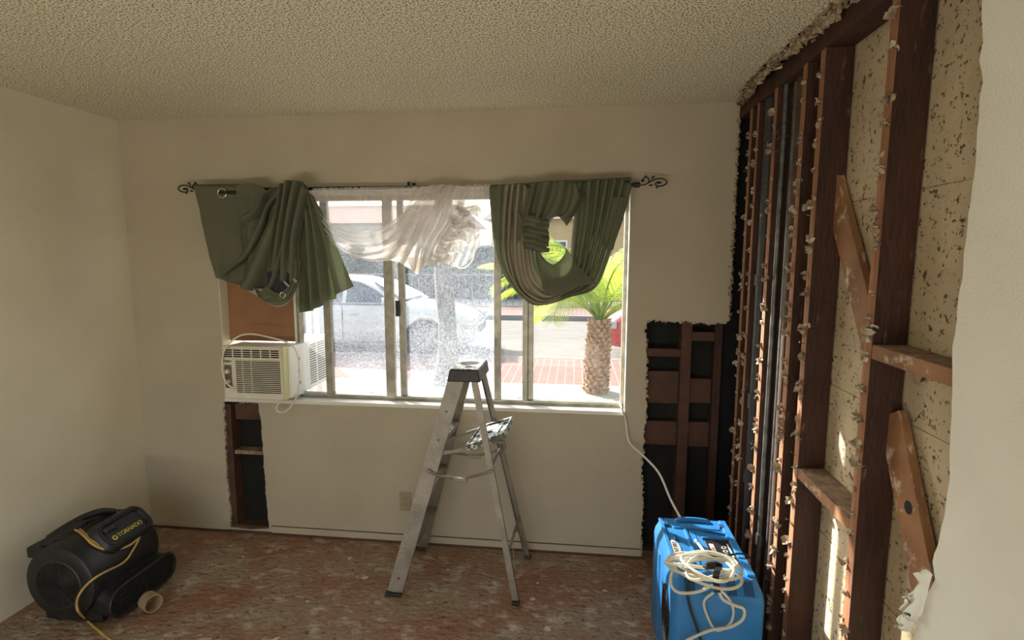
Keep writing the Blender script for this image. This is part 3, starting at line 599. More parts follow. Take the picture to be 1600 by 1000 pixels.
# --- right curtain
rc = thing('green_curtain', 'sage green curtain looped in a deep U over the right end of the rod', 'curtain', (U(850, 470, 'y', 2.80).x, 2.80, U(850, 470, 'y', 2.80).z), 'green curtains thrown over the rod')
left = [[(766, 294, .03), (770, 340, .035), (777, 395, .045), (795, 438, .055), (826, 470, .06), (852, 474, .07), (892, 462, .07), (930, 448, .06), (952, 400, .05), (972, 345, .04), (987, 290, .03)],
        [(790, 290, .05), (788, 340, .06), (790, 395, .07), (806, 440, .08), (832, 468, .085), (855, 472, .09), (890, 458, .085), (922, 440, .07), (940, 395, .06), (955, 345, .05), (970, 282, .04)],
        [(806, 290, .06), (803, 340, .07), (803, 400, .08), (815, 446, .09), (838, 466, .095), (858, 468, .10), (886, 452, .095), (912, 432, .075), (926, 390, .06), (938, 340, .05), (948, 282, .04)],
        [(822, 292, .05), (822, 345, .06), (823, 395, .07), (832, 436, .08), (848, 454, .09), (864, 458, .10), (884, 444, .09), (902, 424, .07), (912, 385, .055), (920, 340, .045), (925, 284, .035)],
        [(836, 294, .04), (838, 345, .045), (841, 385, .055), (846, 410, .065), (860, 428, .08), (872, 430, .09), (884, 424, .08), (890, 408, .06), (893, 380, .045), (897, 340, .035), (902, 286, .03)]]
sheet('looped_drape', left, 110, 110, ['curtain', 'linegreen'], rc, lambda u, v: .019 * sg(v * 44 + 2 * math.sin(u * 5), .85) * (.25 + .75 * min(1, v * 3.2)) * (1 if u < .42 or u > .62 else .55 + .45 * abs(u - .52) * 10))
o = rc.children[0]
nv = 110
for p in o.data.polygons:
    i, j = divmod(p.index, nv - 1)
    if i / 109 < .56 and .24 < j / 109 < .86: p.material_index = 1
sheet('inner_fold', [[(842, 384, .075), (850, 402, .085), (866, 413, .095), (882, 398, .085), (884, 386, .07)], [(845, 420, .10), (856, 432, .11), (872, 436, .115), (890, 425, .10), (900, 410, .08)], [(850, 448, .105), (864, 458, .12), (884, 456, .12), (906, 446, .10), (930, 442, .08)]], 40, 26, 'curtain', rc, lambda u, v: .006 * math.sin(v * 9))
sheet('backlit_hem', [[(955, 308, .055), (964, 309, .056), (975, 309, .05)], [(948, 345, .06), (957, 348, .062), (968, 345, .055)], [(940, 385, .065), (947, 390, .066), (957, 390, .06)]], 12, 20, 'curtain', rc, th=.001)
sheet('top_wrap', [[(766, 294, .03), (830, 289, .035), (900, 284, .035), (987, 282, .03)], [(767, 290, 0), (830, 285, 0), (900, 281, 0), (985, 277, 0)], [(768, 298, -.03), (830, 294, -.03), (900, 290, -.03), (985, 285, -.03)]], 80, 8, 'curtain', rc, lambda u, v: .006 * sg(u * 60))
sheet('folded_flap', [[(832, 290, .07), (850, 287, .08), (872, 286, .085), (893, 288, .08), (903, 296, .07)], [(828, 315, .085), (845, 312, .10), (868, 312, .10), (892, 310, .095), (914, 310, .07)], [(824, 335, .09), (842, 332, .10), (858, 336, .10), (884, 335, .09), (904, 328, .07)], [(824, 345, .09), (838, 346, .10), (850, 345, .10), (872, 340, .08), (886, 354, .065)]], 70, 30, 'curtain', rc, lambda u, v: .020 * sg(u * 24 + v, .85))
for k in range(6):
    y = 338 + k * 8; s = 2 * (k % 2)
    sheet('crumpled_fold', [[(821 - s, y, .085), (834, y + 1, .11 + .01 * (k % 2)), (846, y + 5, .115), (858 + s, y + 6 + k, .09)], [(820, y + 6, .10), (833, y + 8, .13), (846, y + 12, .13), (859, y + 11 + k, .10)], [(823, y + 10, .085), (836, y + 13, .10), (848, y + 16, .10), (857, y + 15, .085)]], 24, 12, 'curtain', rc, lambda u, v: .006 * math.sin(u * 12 + k * 2))
sheet('lower_cuff', [[(812, 330, .075), (820, 345, .085), (830, 360, .09)], [(807, 352, .08), (830, 368, .09), (858, 368, .09)], [(807, 374, .075), (835, 380, .085), (858, 383, .08)]], 20, 16, 'curtain', rc)
sheet('back_layer', [[(802, 291, .05), (812, 296, .055), (835, 296, .06), (850, 300, .06)], [(804, 330, .07), (815, 335, .075), (830, 338, .08), (848, 340, .07)], [(805, 372, .07), (815, 376, .075), (830, 378, .08), (842, 378, .07)]], 30, 20, 'curtain', rc, lambda u, v: .007 * math.sin(u * 14))
sheet('pale_inner_edge', [[(854, 360, .03), (862, 345, .035), (872, 338, .035), (884, 350, .03)], [(852, 345, .03), (862, 330, .035), (874, 325, .035), (886, 335, .03)]], 16, 8, 'lining', rc)
# --- white sheer
wc = thing('sheer_curtain', 'white see-through voile curtain twisted over the middle of the rod', 'curtain', (U(650, 420, 'y', 2.80).x, 2.80, U(650, 420, 'y', 2.80).z))
sheet('rod_pocket', [[(487, 298, .015), (580, 297, .02), (690, 293, .02), (768, 291, .015)], [(487, 304, .03), (580, 303, .035), (690, 300, .035), (768, 297, .03)], [(487, 316, .01), (580, 316, .015), (690, 313, .015), (768, 312, .01)]], 260, 10, 'sheer2', wc, lambda u, v: .005 * math.sin(u * 170 + 3 * math.sin(u * 20)), th=0, y0=2.81)
sheet('header_ruffle', [[(489, 294, 0), (580, 292, 0), (640, 291, 0), (768, 287, 0)], [(489, 301, .012), (580, 300, .012), (640, 298, .012), (768, 295, .012)]], 260, 6, 'sheer', wc, lambda u, v: .006 * math.sin(u * 230 + 2 * math.sin(u * 33)), th=0, y0=2.81)
sheet('back_layer', [[(492, 314, 0), (560, 314, 0), (620, 314, 0), (690, 312, 0), (766, 312, 0)], [(505, 340, 0), (565, 352, 0), (620, 350, 0), (690, 350, 0), (764, 345, 0)], [(530, 362, 0), (575, 385, 0), (620, 372, 0), (690, 392, 0), (740, 372, 0)]], 160, 30, 'sheer3', wc, lambda u, v: .009 * math.sin(u * 70 + 3 * math.sin(v * 2 + u * 9)), th=0, y0=2.81)
sheet('swag', [[(487, 300, .03), (500, 325, .04), (525, 350, .05), (562, 363, .06), (600, 358, .07), (640, 332, .07), (668, 305, .06), (684, 292, .05)],
               [(486, 303, .03), (502, 338, .045), (530, 365, .06), (565, 378, .075), (605, 372, .085), (645, 345, .09), (675, 312, .08), (695, 291, .06)],
               [(486, 305, .03), (503, 348, .045), (533, 380, .06), (568, 396, .075), (610, 390, .085), (650, 362, .09), (684, 318, .08), (706, 291, .06)],
               [(485, 308, .02), (503, 352, .035), (530, 385, .05), (562, 402, .06), (600, 408, .07), (640, 398, .08), (680, 352, .08), (718, 292, .05)]], 90, 60, 'sheer', wc, lambda u, v: .009 * sg(v * 26 + 2 * u, .8), th=0)
sheet('hanging_cone', [[(650, 300, .05), (668, 294, .06), (690, 291, .06), (712, 292, .06), (735, 295, .05)], [(632, 345, .06), (655, 345, .085), (682, 345, .09), (702, 345, .085), (722, 345, .06)], [(606, 392, .055), (640, 388, .09), (665, 385, .10), (682, 382, .09), (700, 378, .06)], [(594, 402, .05), (630, 410, .07), (657, 424, .08), (672, 412, .07), (688, 398, .05)]], 110, 70, 'sheer2', wc, lambda u, v: (.005 + .010 * math.sin(v * PI * .8)) * sg(u * 38 + 2 * v, .8), th=0)
sheet('cone_tip', [[(640, 400, .09), (655, 402, .10), (672, 400, .09)], [(648, 415, .085), (658, 418, .095), (668, 414, .085)], [(655, 426, .08), (658, 428, .085), (661, 426, .08)]], 20, 16, 'sheer2', wc, th=0)
sheet('right_veil', [[(720, 293, .03), (735, 292, .03), (752, 292, .03), (766, 292, .03)], [(715, 335, .04), (735, 335, .045), (752, 332, .045), (764, 330, .03)], [(700, 375, .04), (722, 378, .05), (742, 372, .045), (756, 362, .03)], [(686, 402, .04), (700, 412, .05), (722, 417, .045), (742, 400, .03)]], 90, 50, 'sheer3', wc, lambda u, v: .010 * sg(u * 32 + 2 * math.sin(v * 4), .8), th=0)
random.seed(3)
for k in range(15):                                  # cascading ruffles of the gathered hem
    px, py = 744 - k * 3.8 + random.uniform(-6, 6), 322 + k * 6.2; wd = 26 + random.uniform(0, 12)
    sheet('ruffle', [[(px - wd * .7, py - 8, .05), (px - wd * .2, py - 2, .10), (px + wd * .25, py - 5, .08), (px + wd * .45, py - 1, .05)],
                     [(px - wd * .7, py + 1, .06), (px - wd * .2, py + 7, .12), (px + wd * .2, py + 3, .10), (px + wd * .5, py + 7, .06)]], 50, 6, 'sheer2' if k % 3 else 'sheer', wc, lambda u, v, k=k: .012 * math.sin(u * 20 + k) * (.3 + v), th=0)
o = sheet('hem_loop', [[(700, 400, .05), (712, 412, .06), (728, 417, .06), (740, 405, .05), (744, 380, .05), (740, 350, .05)], [(700, 402, .05), (712, 414.5, .06), (728, 419.5, .06), (742, 406, .05), (746.5, 380, .05), (742, 350, .05)]], 40, 4, 'sheer2', wc, th=0)
random.seed(11)
# ------------------------------------------------------------ air conditioner in the left end of the window
AX0, AX1, AZ0, AZ1 = -1.985, -1.60, .868, 1.172
ac = thing('air_conditioner', 'small off-white window air conditioner on the sill under the brown board', 'air conditioner', ((AX0 + AX1) / 2, 2.98, AZ0))
mb = MB(); mb.box(AX0 + .01, AX1, 2.84, 3.34, AZ0, AZ1 - .005); mb.build('cabinet', 'white', ac, bevel=.006)
FY = 2.80
mb = MB(); mb.box(AX0, AX1 - .012, FY, 2.845, AZ0 - .004, AZ1); mb.build('front_panel', 'acwhite', ac, bevel=.010, seg=3)
mb = MB(); mb.box(AX1 - .030, AX1 - .011, FY - .001, 2.846, AZ0 - .003, AZ1 - .001); mb.build('front_edge', 'acyellow', ac, bevel=.006)
gw = AX1 - AX0 - .012
fx = lambda u: AX0 + (AX1 - .012 - AX0) * u
fz = lambda v: AZ1 - (AZ1 - AZ0) * v
# top vents
mb = MB(); mb.box(fx(.04), fx(.94), FY - .0015, FY + .002, fz(.21), fz(.06)); v_ = mb.build('top_vent', 'black', ac)
mb = MB()
for k in range(7): x = fx(.04 + .9 * k / 6); mb.box(x - .003, x + .003, FY - .006, FY, fz(.215), fz(.055))
for k in range(5): z = fz(.055 + .16 * k / 4); mb.box(fx(.04), fx(.94), FY - .004, FY, z - .002, z + .002)
mb.build('vent_bars', 'acwhite', v_)
mb = MB(); mb.box(fx(.22), fx(.93), FY - .0015, FY + .002, fz(.88), fz(.26)); g_ = mb.build('intake_grille', 'black', ac)
mb = MB()
for k in range(18): z = fz(.265 + .61 * k / 17); mb.hexa([(fx(.22), FY - .007, z - .0045), (fx(.93), FY - .007, z - .0045), (fx(.93), FY, z - .003), (fx(.22), FY, z - .003), (fx(.22), FY - .007, z), (fx(.93), FY - .007, z), (fx(.93), FY, z + .0005), (fx(.22), FY, z + .0005)])
for u in (.335, .475): mb.box(fx(u) - .0015, fx(u) + .0015, FY - .005, FY, fz(.88), fz(.26))
mb.build('louvres', 'acwhite', g_)
mb = MB(); mb.box(fx(.035), fx(.15), FY - .003, FY + .002, fz(.80), fz(.36)); cp = mb.build('control_panel', 'acpanel', ac, bevel=.003)
for v in (.48, .68):
    c = Vector((fx(.092), FY - .002, fz(v))); mb = MB(); mb.cyl(c, c + Vector((0, -.013, 0)), .014, .012, n=24); mb.beam(c + Vector((-.011, -.016, -.006)), c + Vector((.011, -.016, .006)), .005, .006)
    mb.build('knob', 'acwhite', cp, smooth='auto')
text_mesh('lettering', 'Fedders', .020, frame((fx(.092), FY - .002, fz(.285)), (1, 0, 0), (0, 0, 1)), 'black', ac, sx=.75)
mb = MB()
for k in range(17): z = AZ0 + .03 + .235 * k / 16; mb.box(AX1 - .001, AX1 + .0015, 3.07, 3.15, z, z + .006); mb.box(AX1 - .001, AX1 + .0015, 3.17, 3.27, z, z + .006)
mb.build('side_louvres', 'grille', ac)
mb = MB()
for z in (.93, 1.0, 1.07): mb.box(AX1 - .001, AX1 + .004, 2.93, 2.945, z, z + .018)
mb.build('side_clips', 'grille', ac)
mb = MB(); cd = cr([U(366, 608, 'y', 2.77), U(352, 595, 'y', 2.775), U(347, 570, 'y', 2.775), U(352, 545, 'y', 2.785), U(370, 527, 'y', 2.80), U(392, 522, 'y', 2.80), U(425, 528, 'y', 2.80), U(452, 537, 'y', 2.79), U(464, 552, 'y', 2.785), U(468, 580, 'y', 2.785), U(466, 610, 'y', 2.79), U(458, 630, 'y', 2.81), U(446, 643, 'y', 2.82), U(434, 643, 'y', 2.825), U(433, 634, 'y', 2.83), U(446, 623, 'y', 2.85), U(466, 616, 'y', 2.89)] + [U(x, y, 'z', .850) for x, y in ((482, 614.5), (500, 615.5), (530, 619), (555, 617), (572, 615.5))], 150)
mb.tube(cd, .0045, n=8); mb.build('power_cord', 'cord_white', ac, smooth=True)
b = U(583, 619, 'z', .845); mb = MB(); mb.box(b.x - .022, b.x + .022, b.y - .012, b.y + .016, .843, .875); mb.box(b.x + .012, b.x + .034, b.y - .015, b.y + .018, .843, .868)
mb.build('plug', 'cord_white', ac, bevel=.005)
mb = MB(); mb.box(WX0 + .003, -1.632, 2.975, 2.987, AZ1 + .002, WZ1 - .002); tag(mb.build('filler_board', 'brownboard', base=(-1.84, 2.98, AZ1)), 'brown hardboard filling the window above the air conditioner', 'board')
mb = MB(); mb.box(-1.631, -1.617, 2.965, 2.99, WZ0 + .003, WZ1 - .002); struct(mb.build('trim_4', 'white', bevel=.001))
# small things on the sill
p = U(812, 627, 'z', .845); t = thing('window_lock', 'small dark clip on the sill under the middle of the right panes', 'clip', (p.x, p.y, .843))
mb = MB(); mb.box(p.x - .022, p.x + .022, p.y - .006, p.y + .006, .843, .849); mb.build('base', 'iron', t, bevel=.002); mb = MB(); mb.cyl((p.x, p.y, .849), (p.x, p.y, .868), .006, n=10); mb.build('lever', 'steel', t)
p = U(652, 625, 'z', .845); mb = MB(); mb.box(p.x - .055, p.x + .055, p.y - .008, p.y + .008, .843, .848); mb.box(p.x - .045, p.x - .01, p.y - .006, p.y + .006, .848, .856)
tag(mb.build('wood_shim', 'chip', base=(p.x, p.y, .843), bevel=.001), 'pale splinter of wood lying on the sill left of the ladder top', 'shim')
p = U(512, 617, 'z', .845); mb = MB(); mb.beam((p.x - .03, p.y - .02, .846), (p.x + .03, p.y + .05, .846), .02, .002); tag(mb.build('paint_stick', 'white', base=(p.x, p.y, .843)), 'flat white strip lying askew on the sill beside the air conditioner', 'strip')
# outlet
oc = U(634, 783, 'y', D); ot = thing('wall_outlet', 'almond double electrical outlet low on the wall behind the ladder', 'outlet', (oc.x, D, oc.z - .057))
mb = MB(); mb.box(oc.x - .035, oc.x + .035, D - .006, D - .0005, oc.z - .057, oc.z + .057); mb.build('cover_plate', 'almond', ot, bevel=.003)
for s in (-1, 1):
    mb = MB(); mb.cyl((oc.x, D - .0055, oc.z + s * .02), (oc.x, D - .009, oc.z + s * .02), .015, n=20); f = mb.build('receptacle', 'almond', ot, bevel=.001)
    mb = MB(); z = oc.z + s * .02
    for dx in (-.006, .006): mb.box(oc.x + dx - .001, oc.x + dx + .001, D - .0094, D - .0088, z - .003, z + .006)
    mb.cyl((oc.x, D - .0088, z - .008), (oc.x, D - .0094, z - .008), .0022, n=10); mb.build('slots', 'black', f)

# ------------------------------------------------------------ step ladder
ld = thing('step_ladder', 'paint spattered aluminium step ladder with a black top cap and fold-out tray', 'ladder', (-.56, 2.63, 0))
NB, NT = Vector((-.875, 2.42, 0)), Vector((-.572, 2.535, 1.085))
FB, FT = Vector((-.865, 2.845, 0)), Vector((-.566, 2.75, 1.085))
RNB, RNT = Vector((-.262, 2.425, 0)), Vector((-.485, 2.535, 1.085))
RFB, RFT = Vector((-.240, 2.83, 0)), Vector((-.478, 2.75, 1.085))
def channel(a, b, wd, dp, sgn, m='ladder', name='side_rail'):
    """C section rail: web facing outwards (y), flanges turned in"""
    a, b = Vector(a), Vector(b); d = (b - a).normalized(); y = Vector((0, 1, 0)); y = (y - d * y.dot(d)).normalized(); x = y.cross(d).normalized(); t_ = .003
    prof = [(-wd / 2, 0), (wd / 2, 0), (wd / 2, dp), (wd / 2 - t_, dp), (wd / 2 - t_, t_), (-wd / 2 + t_, t_), (-wd / 2 + t_, dp), (-wd / 2, dp)]
    mb = MB(); mb.rings([[c + x * u + y * v * sgn for u, v in prof] for c in (a, b)]); return mb.build(name, m, ld)
channel(NB + (NT - NB) * .012, NT, .075, .024, 1); channel(FB + (FT - FB) * .012, FT, .075, .024, -1)
channel(RNB + (RNT - RNB) * .012, RNT, .030, .020, 1, name='rear_leg'); channel(RFB + (RFT - RFB) * .012, RFT, .030, .020, -1, name='rear_leg')
for p, wd in ((NB, .082), (FB, .082), (RNB, .036), (RFB, .036)):
    mb = MB(); mb.box(p.x - wd / 2, p.x + wd / 2, p.y - .016, p.y + .016, 0.0005, .016); mb.build('foot', 'capdark', ld, bevel=.003)
for h_ in (.262, .525, .79):
    t = h_ / 1.085; a, b = NB.lerp(NT, t), FB.lerp(FT, t); mb = MB(); mb.hexa([a + Vector((-.036, .003, -.012)), a + Vector((.040, .003, -.012)), b + Vector((.040, -.003, -.012)), b + Vector((-.036, -.003, -.012)), a + Vector((-.036, .003, .012)), a + Vector((.040, .003, .012)), b + Vector((.040, -.003, .012)), b + Vector((-.036, -.003, .012))])
    for k in range(5): mb.box(a.x - .03 + k * .015, a.x - .026 + k * .015, a.y + .006, b.y - .006, a.z + .012, a.z + .015)
    mb.build('step', 'ladder', ld, bevel=.001)
    mb = MB(); mb.beam(a + Vector((.03, .004, -.012)), NB.lerp(NT, t - .05) + Vector((0, .06, 0)) + Vector((.01, 0, 0)), .012, .003, side=(1, 0, 0)); mb.build('step_brace', 'ladder', ld)
# spreaders
for (p0, p1, y) in ((NB.lerp(NT, .575), RNB.lerp(RNT, .585), -.005), (FB.lerp(FT, .575), RFB.lerp(RFT, .585), .005)):
    mid = p0.lerp(p1, .52) + Vector((0, y, -.035)); mb = MB(); a, b = p0 + Vector((0, y, .005)), p1 + Vector((0, y, .005))
    mb.tube([a, a.lerp(mid, .25) + Vector((0, 0, -.012)), mid, mid.lerp(b, .7), b], .008, n=6); mb.box(mid.x - .035, mid.x + .03, mid.y - .009, mid.y + .009, mid.z - .012, mid.z + .008)
    for c in (a, b): mb.cyl(c + Vector((0, -.006, 0)), c + Vector((0, .006, 0)), .010, n=12)
    mb.build('spreader', 'ladder', ld, bevel=.001)
# cap
cx0, cx1, cy0, cy1 = -.605, -.452, 2.508, 2.775
mb = MB(); mb.hexa([(cx0 - .006, cy0 - .004, 1.075), (cx1 + .006, cy0 - .004, 1.075), (cx1 + .006, cy1, 1.075), (cx0 - .006, cy1, 1.075), (cx0 + .006, cy0 + .004, 1.135), (cx1 - .004, cy0 + .004, 1.135), (cx1 - .004, cy1 - .004, 1.135), (cx0 + .006, cy1 - .004, 1.135)])
cap = mb.build('top_cap', 'capdark', ld, bevel=.006)
mb = MB(); mb.box(cx0 + .010, cx1 - .008, cy0 + .008, cy1 - .008, 1.134, 1.138); tp = mb.build('cap_top', 'captop', cap, bevel=.001); tp['label'] = 'grey cap top spattered with paint'
mb = MB(); c = Vector(((cx0 + cx1) / 2, (cy0 + cy1) / 2 + .02, 1.1385)); mb.faces([c + Vector((math.cos(a) * .050, math.sin(a) * .045, 0)) for a in [2 * PI * k / 28 for k in range(28)]], [tuple(range(28))]); c = Vector((cx0 + .09, cy0 + .055, 1.1385)); mb.faces([c + Vector((math.cos(a) * .018, math.sin(a) * .018, 0)) for a in [2 * PI * k / 20 for k in range(20)]], [tuple(range(20))]); mb.build('bucket_holes', 'black', cap)
# fold-out tray
T = [U(727, 699, 'y', 2.52), U(787, 678, 'y', 2.52), U(800, 653, 'y', 2.73), U(750, 667, 'y', 2.73)]
dn = Vector((.008, 0, -.024)); mb = MB(); mb.hexa([p + dn for p in T] + T); tr = mb.build('tray', 'tray', ld, bevel=.003)
inn = lambda a, b: T[0].lerp(T[1], a).lerp(T[3].lerp(T[2], a), b)
mb = MB()
for (a0, a1, b0, b1, hh) in ((.0, 1, 0, .06, .008), (0, 1, .94, 1, .008), (.0, .04, 0, 1, .008), (.96, 1, 0, 1, .008), (.78, .80, .06, .94, .005)):
    q = [inn(a0, b0), inn(a1, b0), inn(a1, b1), inn(a0, b1)]; mb.hexa(q + [p + Vector((0, 0, hh)) for p in q])
mb.build('tray_rim', 'tray', tr, bevel=.001)
mb = MB()
for (a0, a1, b0, b1) in ((.83, .92, .7, .92), (.35, .55, .45, .55), (.15, .2, .4, .5)):
    q = [inn(a0, b0), inn(a1, b0), inn(a1, b1), inn(a0, b1)]; mb.hexa([p + Vector((0, 0, .0005)) for p in q] + [p + Vector((0, 0, .0015)) for p in q])
mb.build('tray_slots', 'black', tr)
for a, b in ((U(690, 708, 'y', 2.515), T[0] + Vector((.01, 0, -.01))), (U(701, 687, 'y', 2.74), T[3] + Vector((0, 0, -.01)))):
    mb = MB(); mb.beam(a, b, .016, .006); mb.cyl(a + Vector((0, -.008, 0)), a + Vector((0, .008, 0)), .009, n=12); mb.build('tray_arm', 'ladder', ld)
a, b = U(735, 691, 'y', 2.74), U(789, 691, 'y', 2.74); mb = MB(); mb.beam(a, b, .012, .006); mb.build('tray_link', 'ladder', ld)
a, b = RNT.lerp(RNB, .20), T[1] + Vector((-.02, 0, -.02))
mb = MB(); mb.beam(U(786, 683, 'y', 2.70), U(790, 700, 'y', 2.74), .006, .012); mb.build('tray_hook', 'ladder', ld)
# rear leg cross bars
t_ = .235; a, b = RNB.lerp(RNT, t_), RFB.lerp(RFT, t_); mb = MB(); mb.beam(a + Vector((.012, .003, 0)), b + Vector((.012, -.003, 0)), .032, .006, side=(1, 0, 0)); mb.build('cross_bar', 'ladder', ld)
t_ = .62; a, b = RNB.lerp(RNT, t_), RFB.lerp(RFT, t_); mb = MB(); mb.beam(a + Vector((.012, .003, 0)), b + Vector((.012, -.003, 0)), .022, .004, side=(1, 0, 0)); mb.build('cross_bar', 'ladder', ld)
for (c, t0, p) in ((RFB, .06, b), (RNB, .06, a)):
    e = c.lerp(RFT if c is RFB else RNT, .05) + Vector((.010, 0, 0)); f = RNB.lerp(RNT, .235).lerp(RFB.lerp(RFT, .235), .62 if c is RFB else .30) + Vector((.014, 0, 0))
    mb = MB(); mb.beam(f, e, .012, .003, side=(1, 0, 0)); mb.build('leg_brace', 'ladder', ld)
for p in (NB.lerp(NT, .72), NB.lerp(NT, .08), NB.lerp(NT, .85)):
    mb = MB(); mb.cyl(p + Vector((0, -.0005, 0)), p + Vector((0, -.004, 0)), .006, n=10); mb.build('rivet', 'steel', ld)

# ------------------------------------------------------------ blue dehumidifier
X0, X1, Y0, Y1, ZT = .372, .698, 1.885, 2.40, .505
dh = thing('dehumidifier', 'blue portable dehumidifier standing by the stripped wall with a coiled hose on top', 'dehumidifier', ((X0 + X1) / 2, (Y0 + Y1) / 2, 0))
def rr(x0, x1, y0, y1, z, r, n=5):
    out = []
    for cx, cy, a0 in ((x1 - r, y1 - r, 0), (x0 + r, y1 - r, 90), (x0 + r, y0 + r, 180), (x1 - r, y0 + r, 270)):
        for k in range(n + 1): a = math.radians(a0 + 90 * k / n); out.append(Vector((cx + r * math.cos(a), cy + r * math.sin(a), z)))
    return out
mb = MB(); mb.rings([rr(X0 + .01, X1 - .01, Y0 + .01, Y1 - .01, .012, .03), rr(X0, X1, Y0, Y1, .03, .03), rr(X0, X1, Y0, Y1, .44, .03), rr(X0 + .004, X1 - .004, Y0 + .004, Y1 - .004, .465, .03), rr(X0 + .018, X1 - .018, Y0 + .05, Y1 - .02, ZT, .035)])
mb.build('housing', 'blue', dh, smooth='auto', bevel=.003)
bx = lambda a, b, c, d, z0, z1, m, n, bv=.003: (lambda q: q.build(n, m, dh, bevel=bv))((lambda q: (q.box(a, b, c, d, z0, z1), q)[1])(MB()))
bx(X0 + .016, X0 + .034, Y0 + .07, Y1 - .03, ZT - .002, ZT + .007, 'blue', 'side_ridge'); bx(X1 - .05, X1 - .02, Y0 + .07, Y1 - .03, ZT - .002, ZT + .009, 'blue', 'side_ridge')
bx(X0 + .11, X0 + .122, Y0 + .12, Y0 + .40, ZT - .002, ZT + .006, 'blue', 'top_rib', .002); bx(X0 + .07, X1 - .06, Y0 + .405, Y0 + .413, ZT - .002, ZT + .006, 'blue', 'top_rib', .002)
bx(X0 + .15, X0 + .154, Y0 + .14, Y0 + .38, ZT - .001, ZT + .0008, 'bluedark', 'top_groove', 0)
for (a, b, c, d) in ((X0 + .03, X0 + .05, .42, .45), (X1 - .06, X1 - .04, .42, .45), (X0 + .055, X0 + .068, .30, .335), (X0 + .055, X0 + .068, .16, .20)):
    bx(a, b, Y0 + c, Y0 + d, ZT + .0005, ZT + .0105, 'bluedark', 'latch_recess', .002)
# carrying handle at the back
mb = MB(); mb.tube(cr([(X0 + .09, Y1 - .045, ZT - .01), (X0 + .10, Y1 - .04, ZT + .003), (X0 + .14, Y1 - .035, ZT + .006), (X1 - .14, Y1 - .035, ZT + .006), (X1 - .10, Y1 - .04, ZT + .003), (X1 - .09, Y1 - .045, ZT - .01)], 24), .012, n=10); mb.build('carrying_handle', 'blue', dh, smooth=True)
mb = MB(); mb.beam((X0 + .12, Y1 - .095, ZT + .004), (X1 - .03, Y1 - .15, ZT + .004), .012, .012, side=(0, 0, 1)); mb.build('top_rib', 'blue', dh, bevel=.003)
# front corner pockets
for x in (X0 + .045, X1 - .075, X0 + .19):
    mb = MB(); a = Vector((x, Y0 + .006, .468)); b_ = Vector((x, Y0 + .045, .502)); q = [a, a + Vector((.035, 0, 0)), b_ + Vector((.035, 0, 0)), b_]; mb.hexa([p + Vector((0, -.0006, .0006)) for p in q] + [p + Vector((0, -.002, .002)) for p in q]); mb.build('front_pocket', 'bluedark', dh, bevel=.004)
# control panel
pz = ZT + .004
mb = MB(); mb.box(X0 + .178, X1 - .052, Y0 + .17, Y0 + .32, ZT - .003, pz); cpn = mb.build('control_panel', 'blackplastic', dh, bevel=.004)
mb = MB(); mb.box(X0 + .17, X1 - .045, Y0 + .32, Y0 + .332, ZT - .003, ZT + .012); mb.build('panel_hood', 'blue', dh, bevel=.004)
mb = MB(); mb.box(X0 + .188, X0 + .206, Y0 + .20, Y0 + .285, pz, pz + .001); dsp = mb.build('display_strip', 'silverlabel', cpn)
for y in (.225, .25): mb = MB(); mb.cyl((X0 + .197, Y0 + y, pz + .001), (X0 + .197, Y0 + y, pz + .003), .006, n=12); mb.build('button', 'redled', dsp)
for y in (.205, .232, .259): mb = MB(); mb.torus((X0 + .242, Y0 + y, pz + .001), (0, 0, 1), .008, .0018, n=20, m=6); mb.build('button_ring', 'silverlabel', cpn, smooth=True)
mb = MB(); mb.box(X0 + .259, X0 + .266, Y0 + .19, Y0 + .29, pz, pz + .001); mb.build('caption_strip', 'silverlabel', cpn)
# silver oval badge with raised letters
bc = U(1055, 857, 'z', ZT + .001); mb = MB(); mb.prism([bc + Vector((math.cos(a) * .022, math.sin(a) * .062, 0)) for a in [2 * PI * k / 32 for k in range(32)]], (0, 0, .003)); bdg = mb.build('badge', 'silverlabel', dh, bevel=.001)
text_mesh('lettering', 'DRI-EAZ', .024, frame(bc + Vector((0, 0, .004)), (0, -1, 0), (1, 0, 0)), 'greyprint', bdg, sx=1.0)
# round grille low on the left side, panel on the front
mb = MB(); gc = Vector((X0 - .001, Y0 + .13, .30)); ov = lambda r, x: [Vector((x, gc.y + math.cos(a) * .075 * r, gc.z + math.sin(a) * .11 * r)) for a in [2 * PI * k / 32 for k in range(32)]]
mb.prism(ov(1, X0 - .002), (.006, 0, 0)); vg = mb.build('side_vent', 'grille', dh)
mb = MB()
for q in (.2, .36, .52, .68, .84, 1): mb.tube(ov(q, X0 - .003), .002, n=5, cyclic=True)
mb.build('vent_rings', 'blackplastic', vg)
mb = MB(); mb.box(X0 - .004, X0 + .01, Y0 + .30, Y0 + .35, .05, .44); mb.build('side_ridge', 'blue', dh, bevel=.004)
for x in (.06, .27):
    for y in (.06, .45): mb = MB(); mb.box(X0 + x - .02, X0 + x + .02, Y0 + y - .02, Y0 + y + .02, .0005, .016); mb.build('foot', 'blackplastic', dh)
mb = MB(); mb.tube(cr([U(1080, 870, 'z', .515), U(1077, 900, 'z', .515), U(1074, 925, 'y', 1.865), U(1080, 955, 'y', 1.862), U(1092, 990, 'y', 1.86), U(1105, 1040, 'y', 1.86)], 40), .005, n=8); mb.build('power_cord', 'cord_black', dh, smooth=True)
mb = MB(); mb.tube(cr([U(1135, 868, 'z', .515), U(1158, 865, 'z', .525), U(1172, 872, 'z', .50)], 16), .004, n=8); mb.build('sensor_cord', 'cord_black', dh, smooth=True)
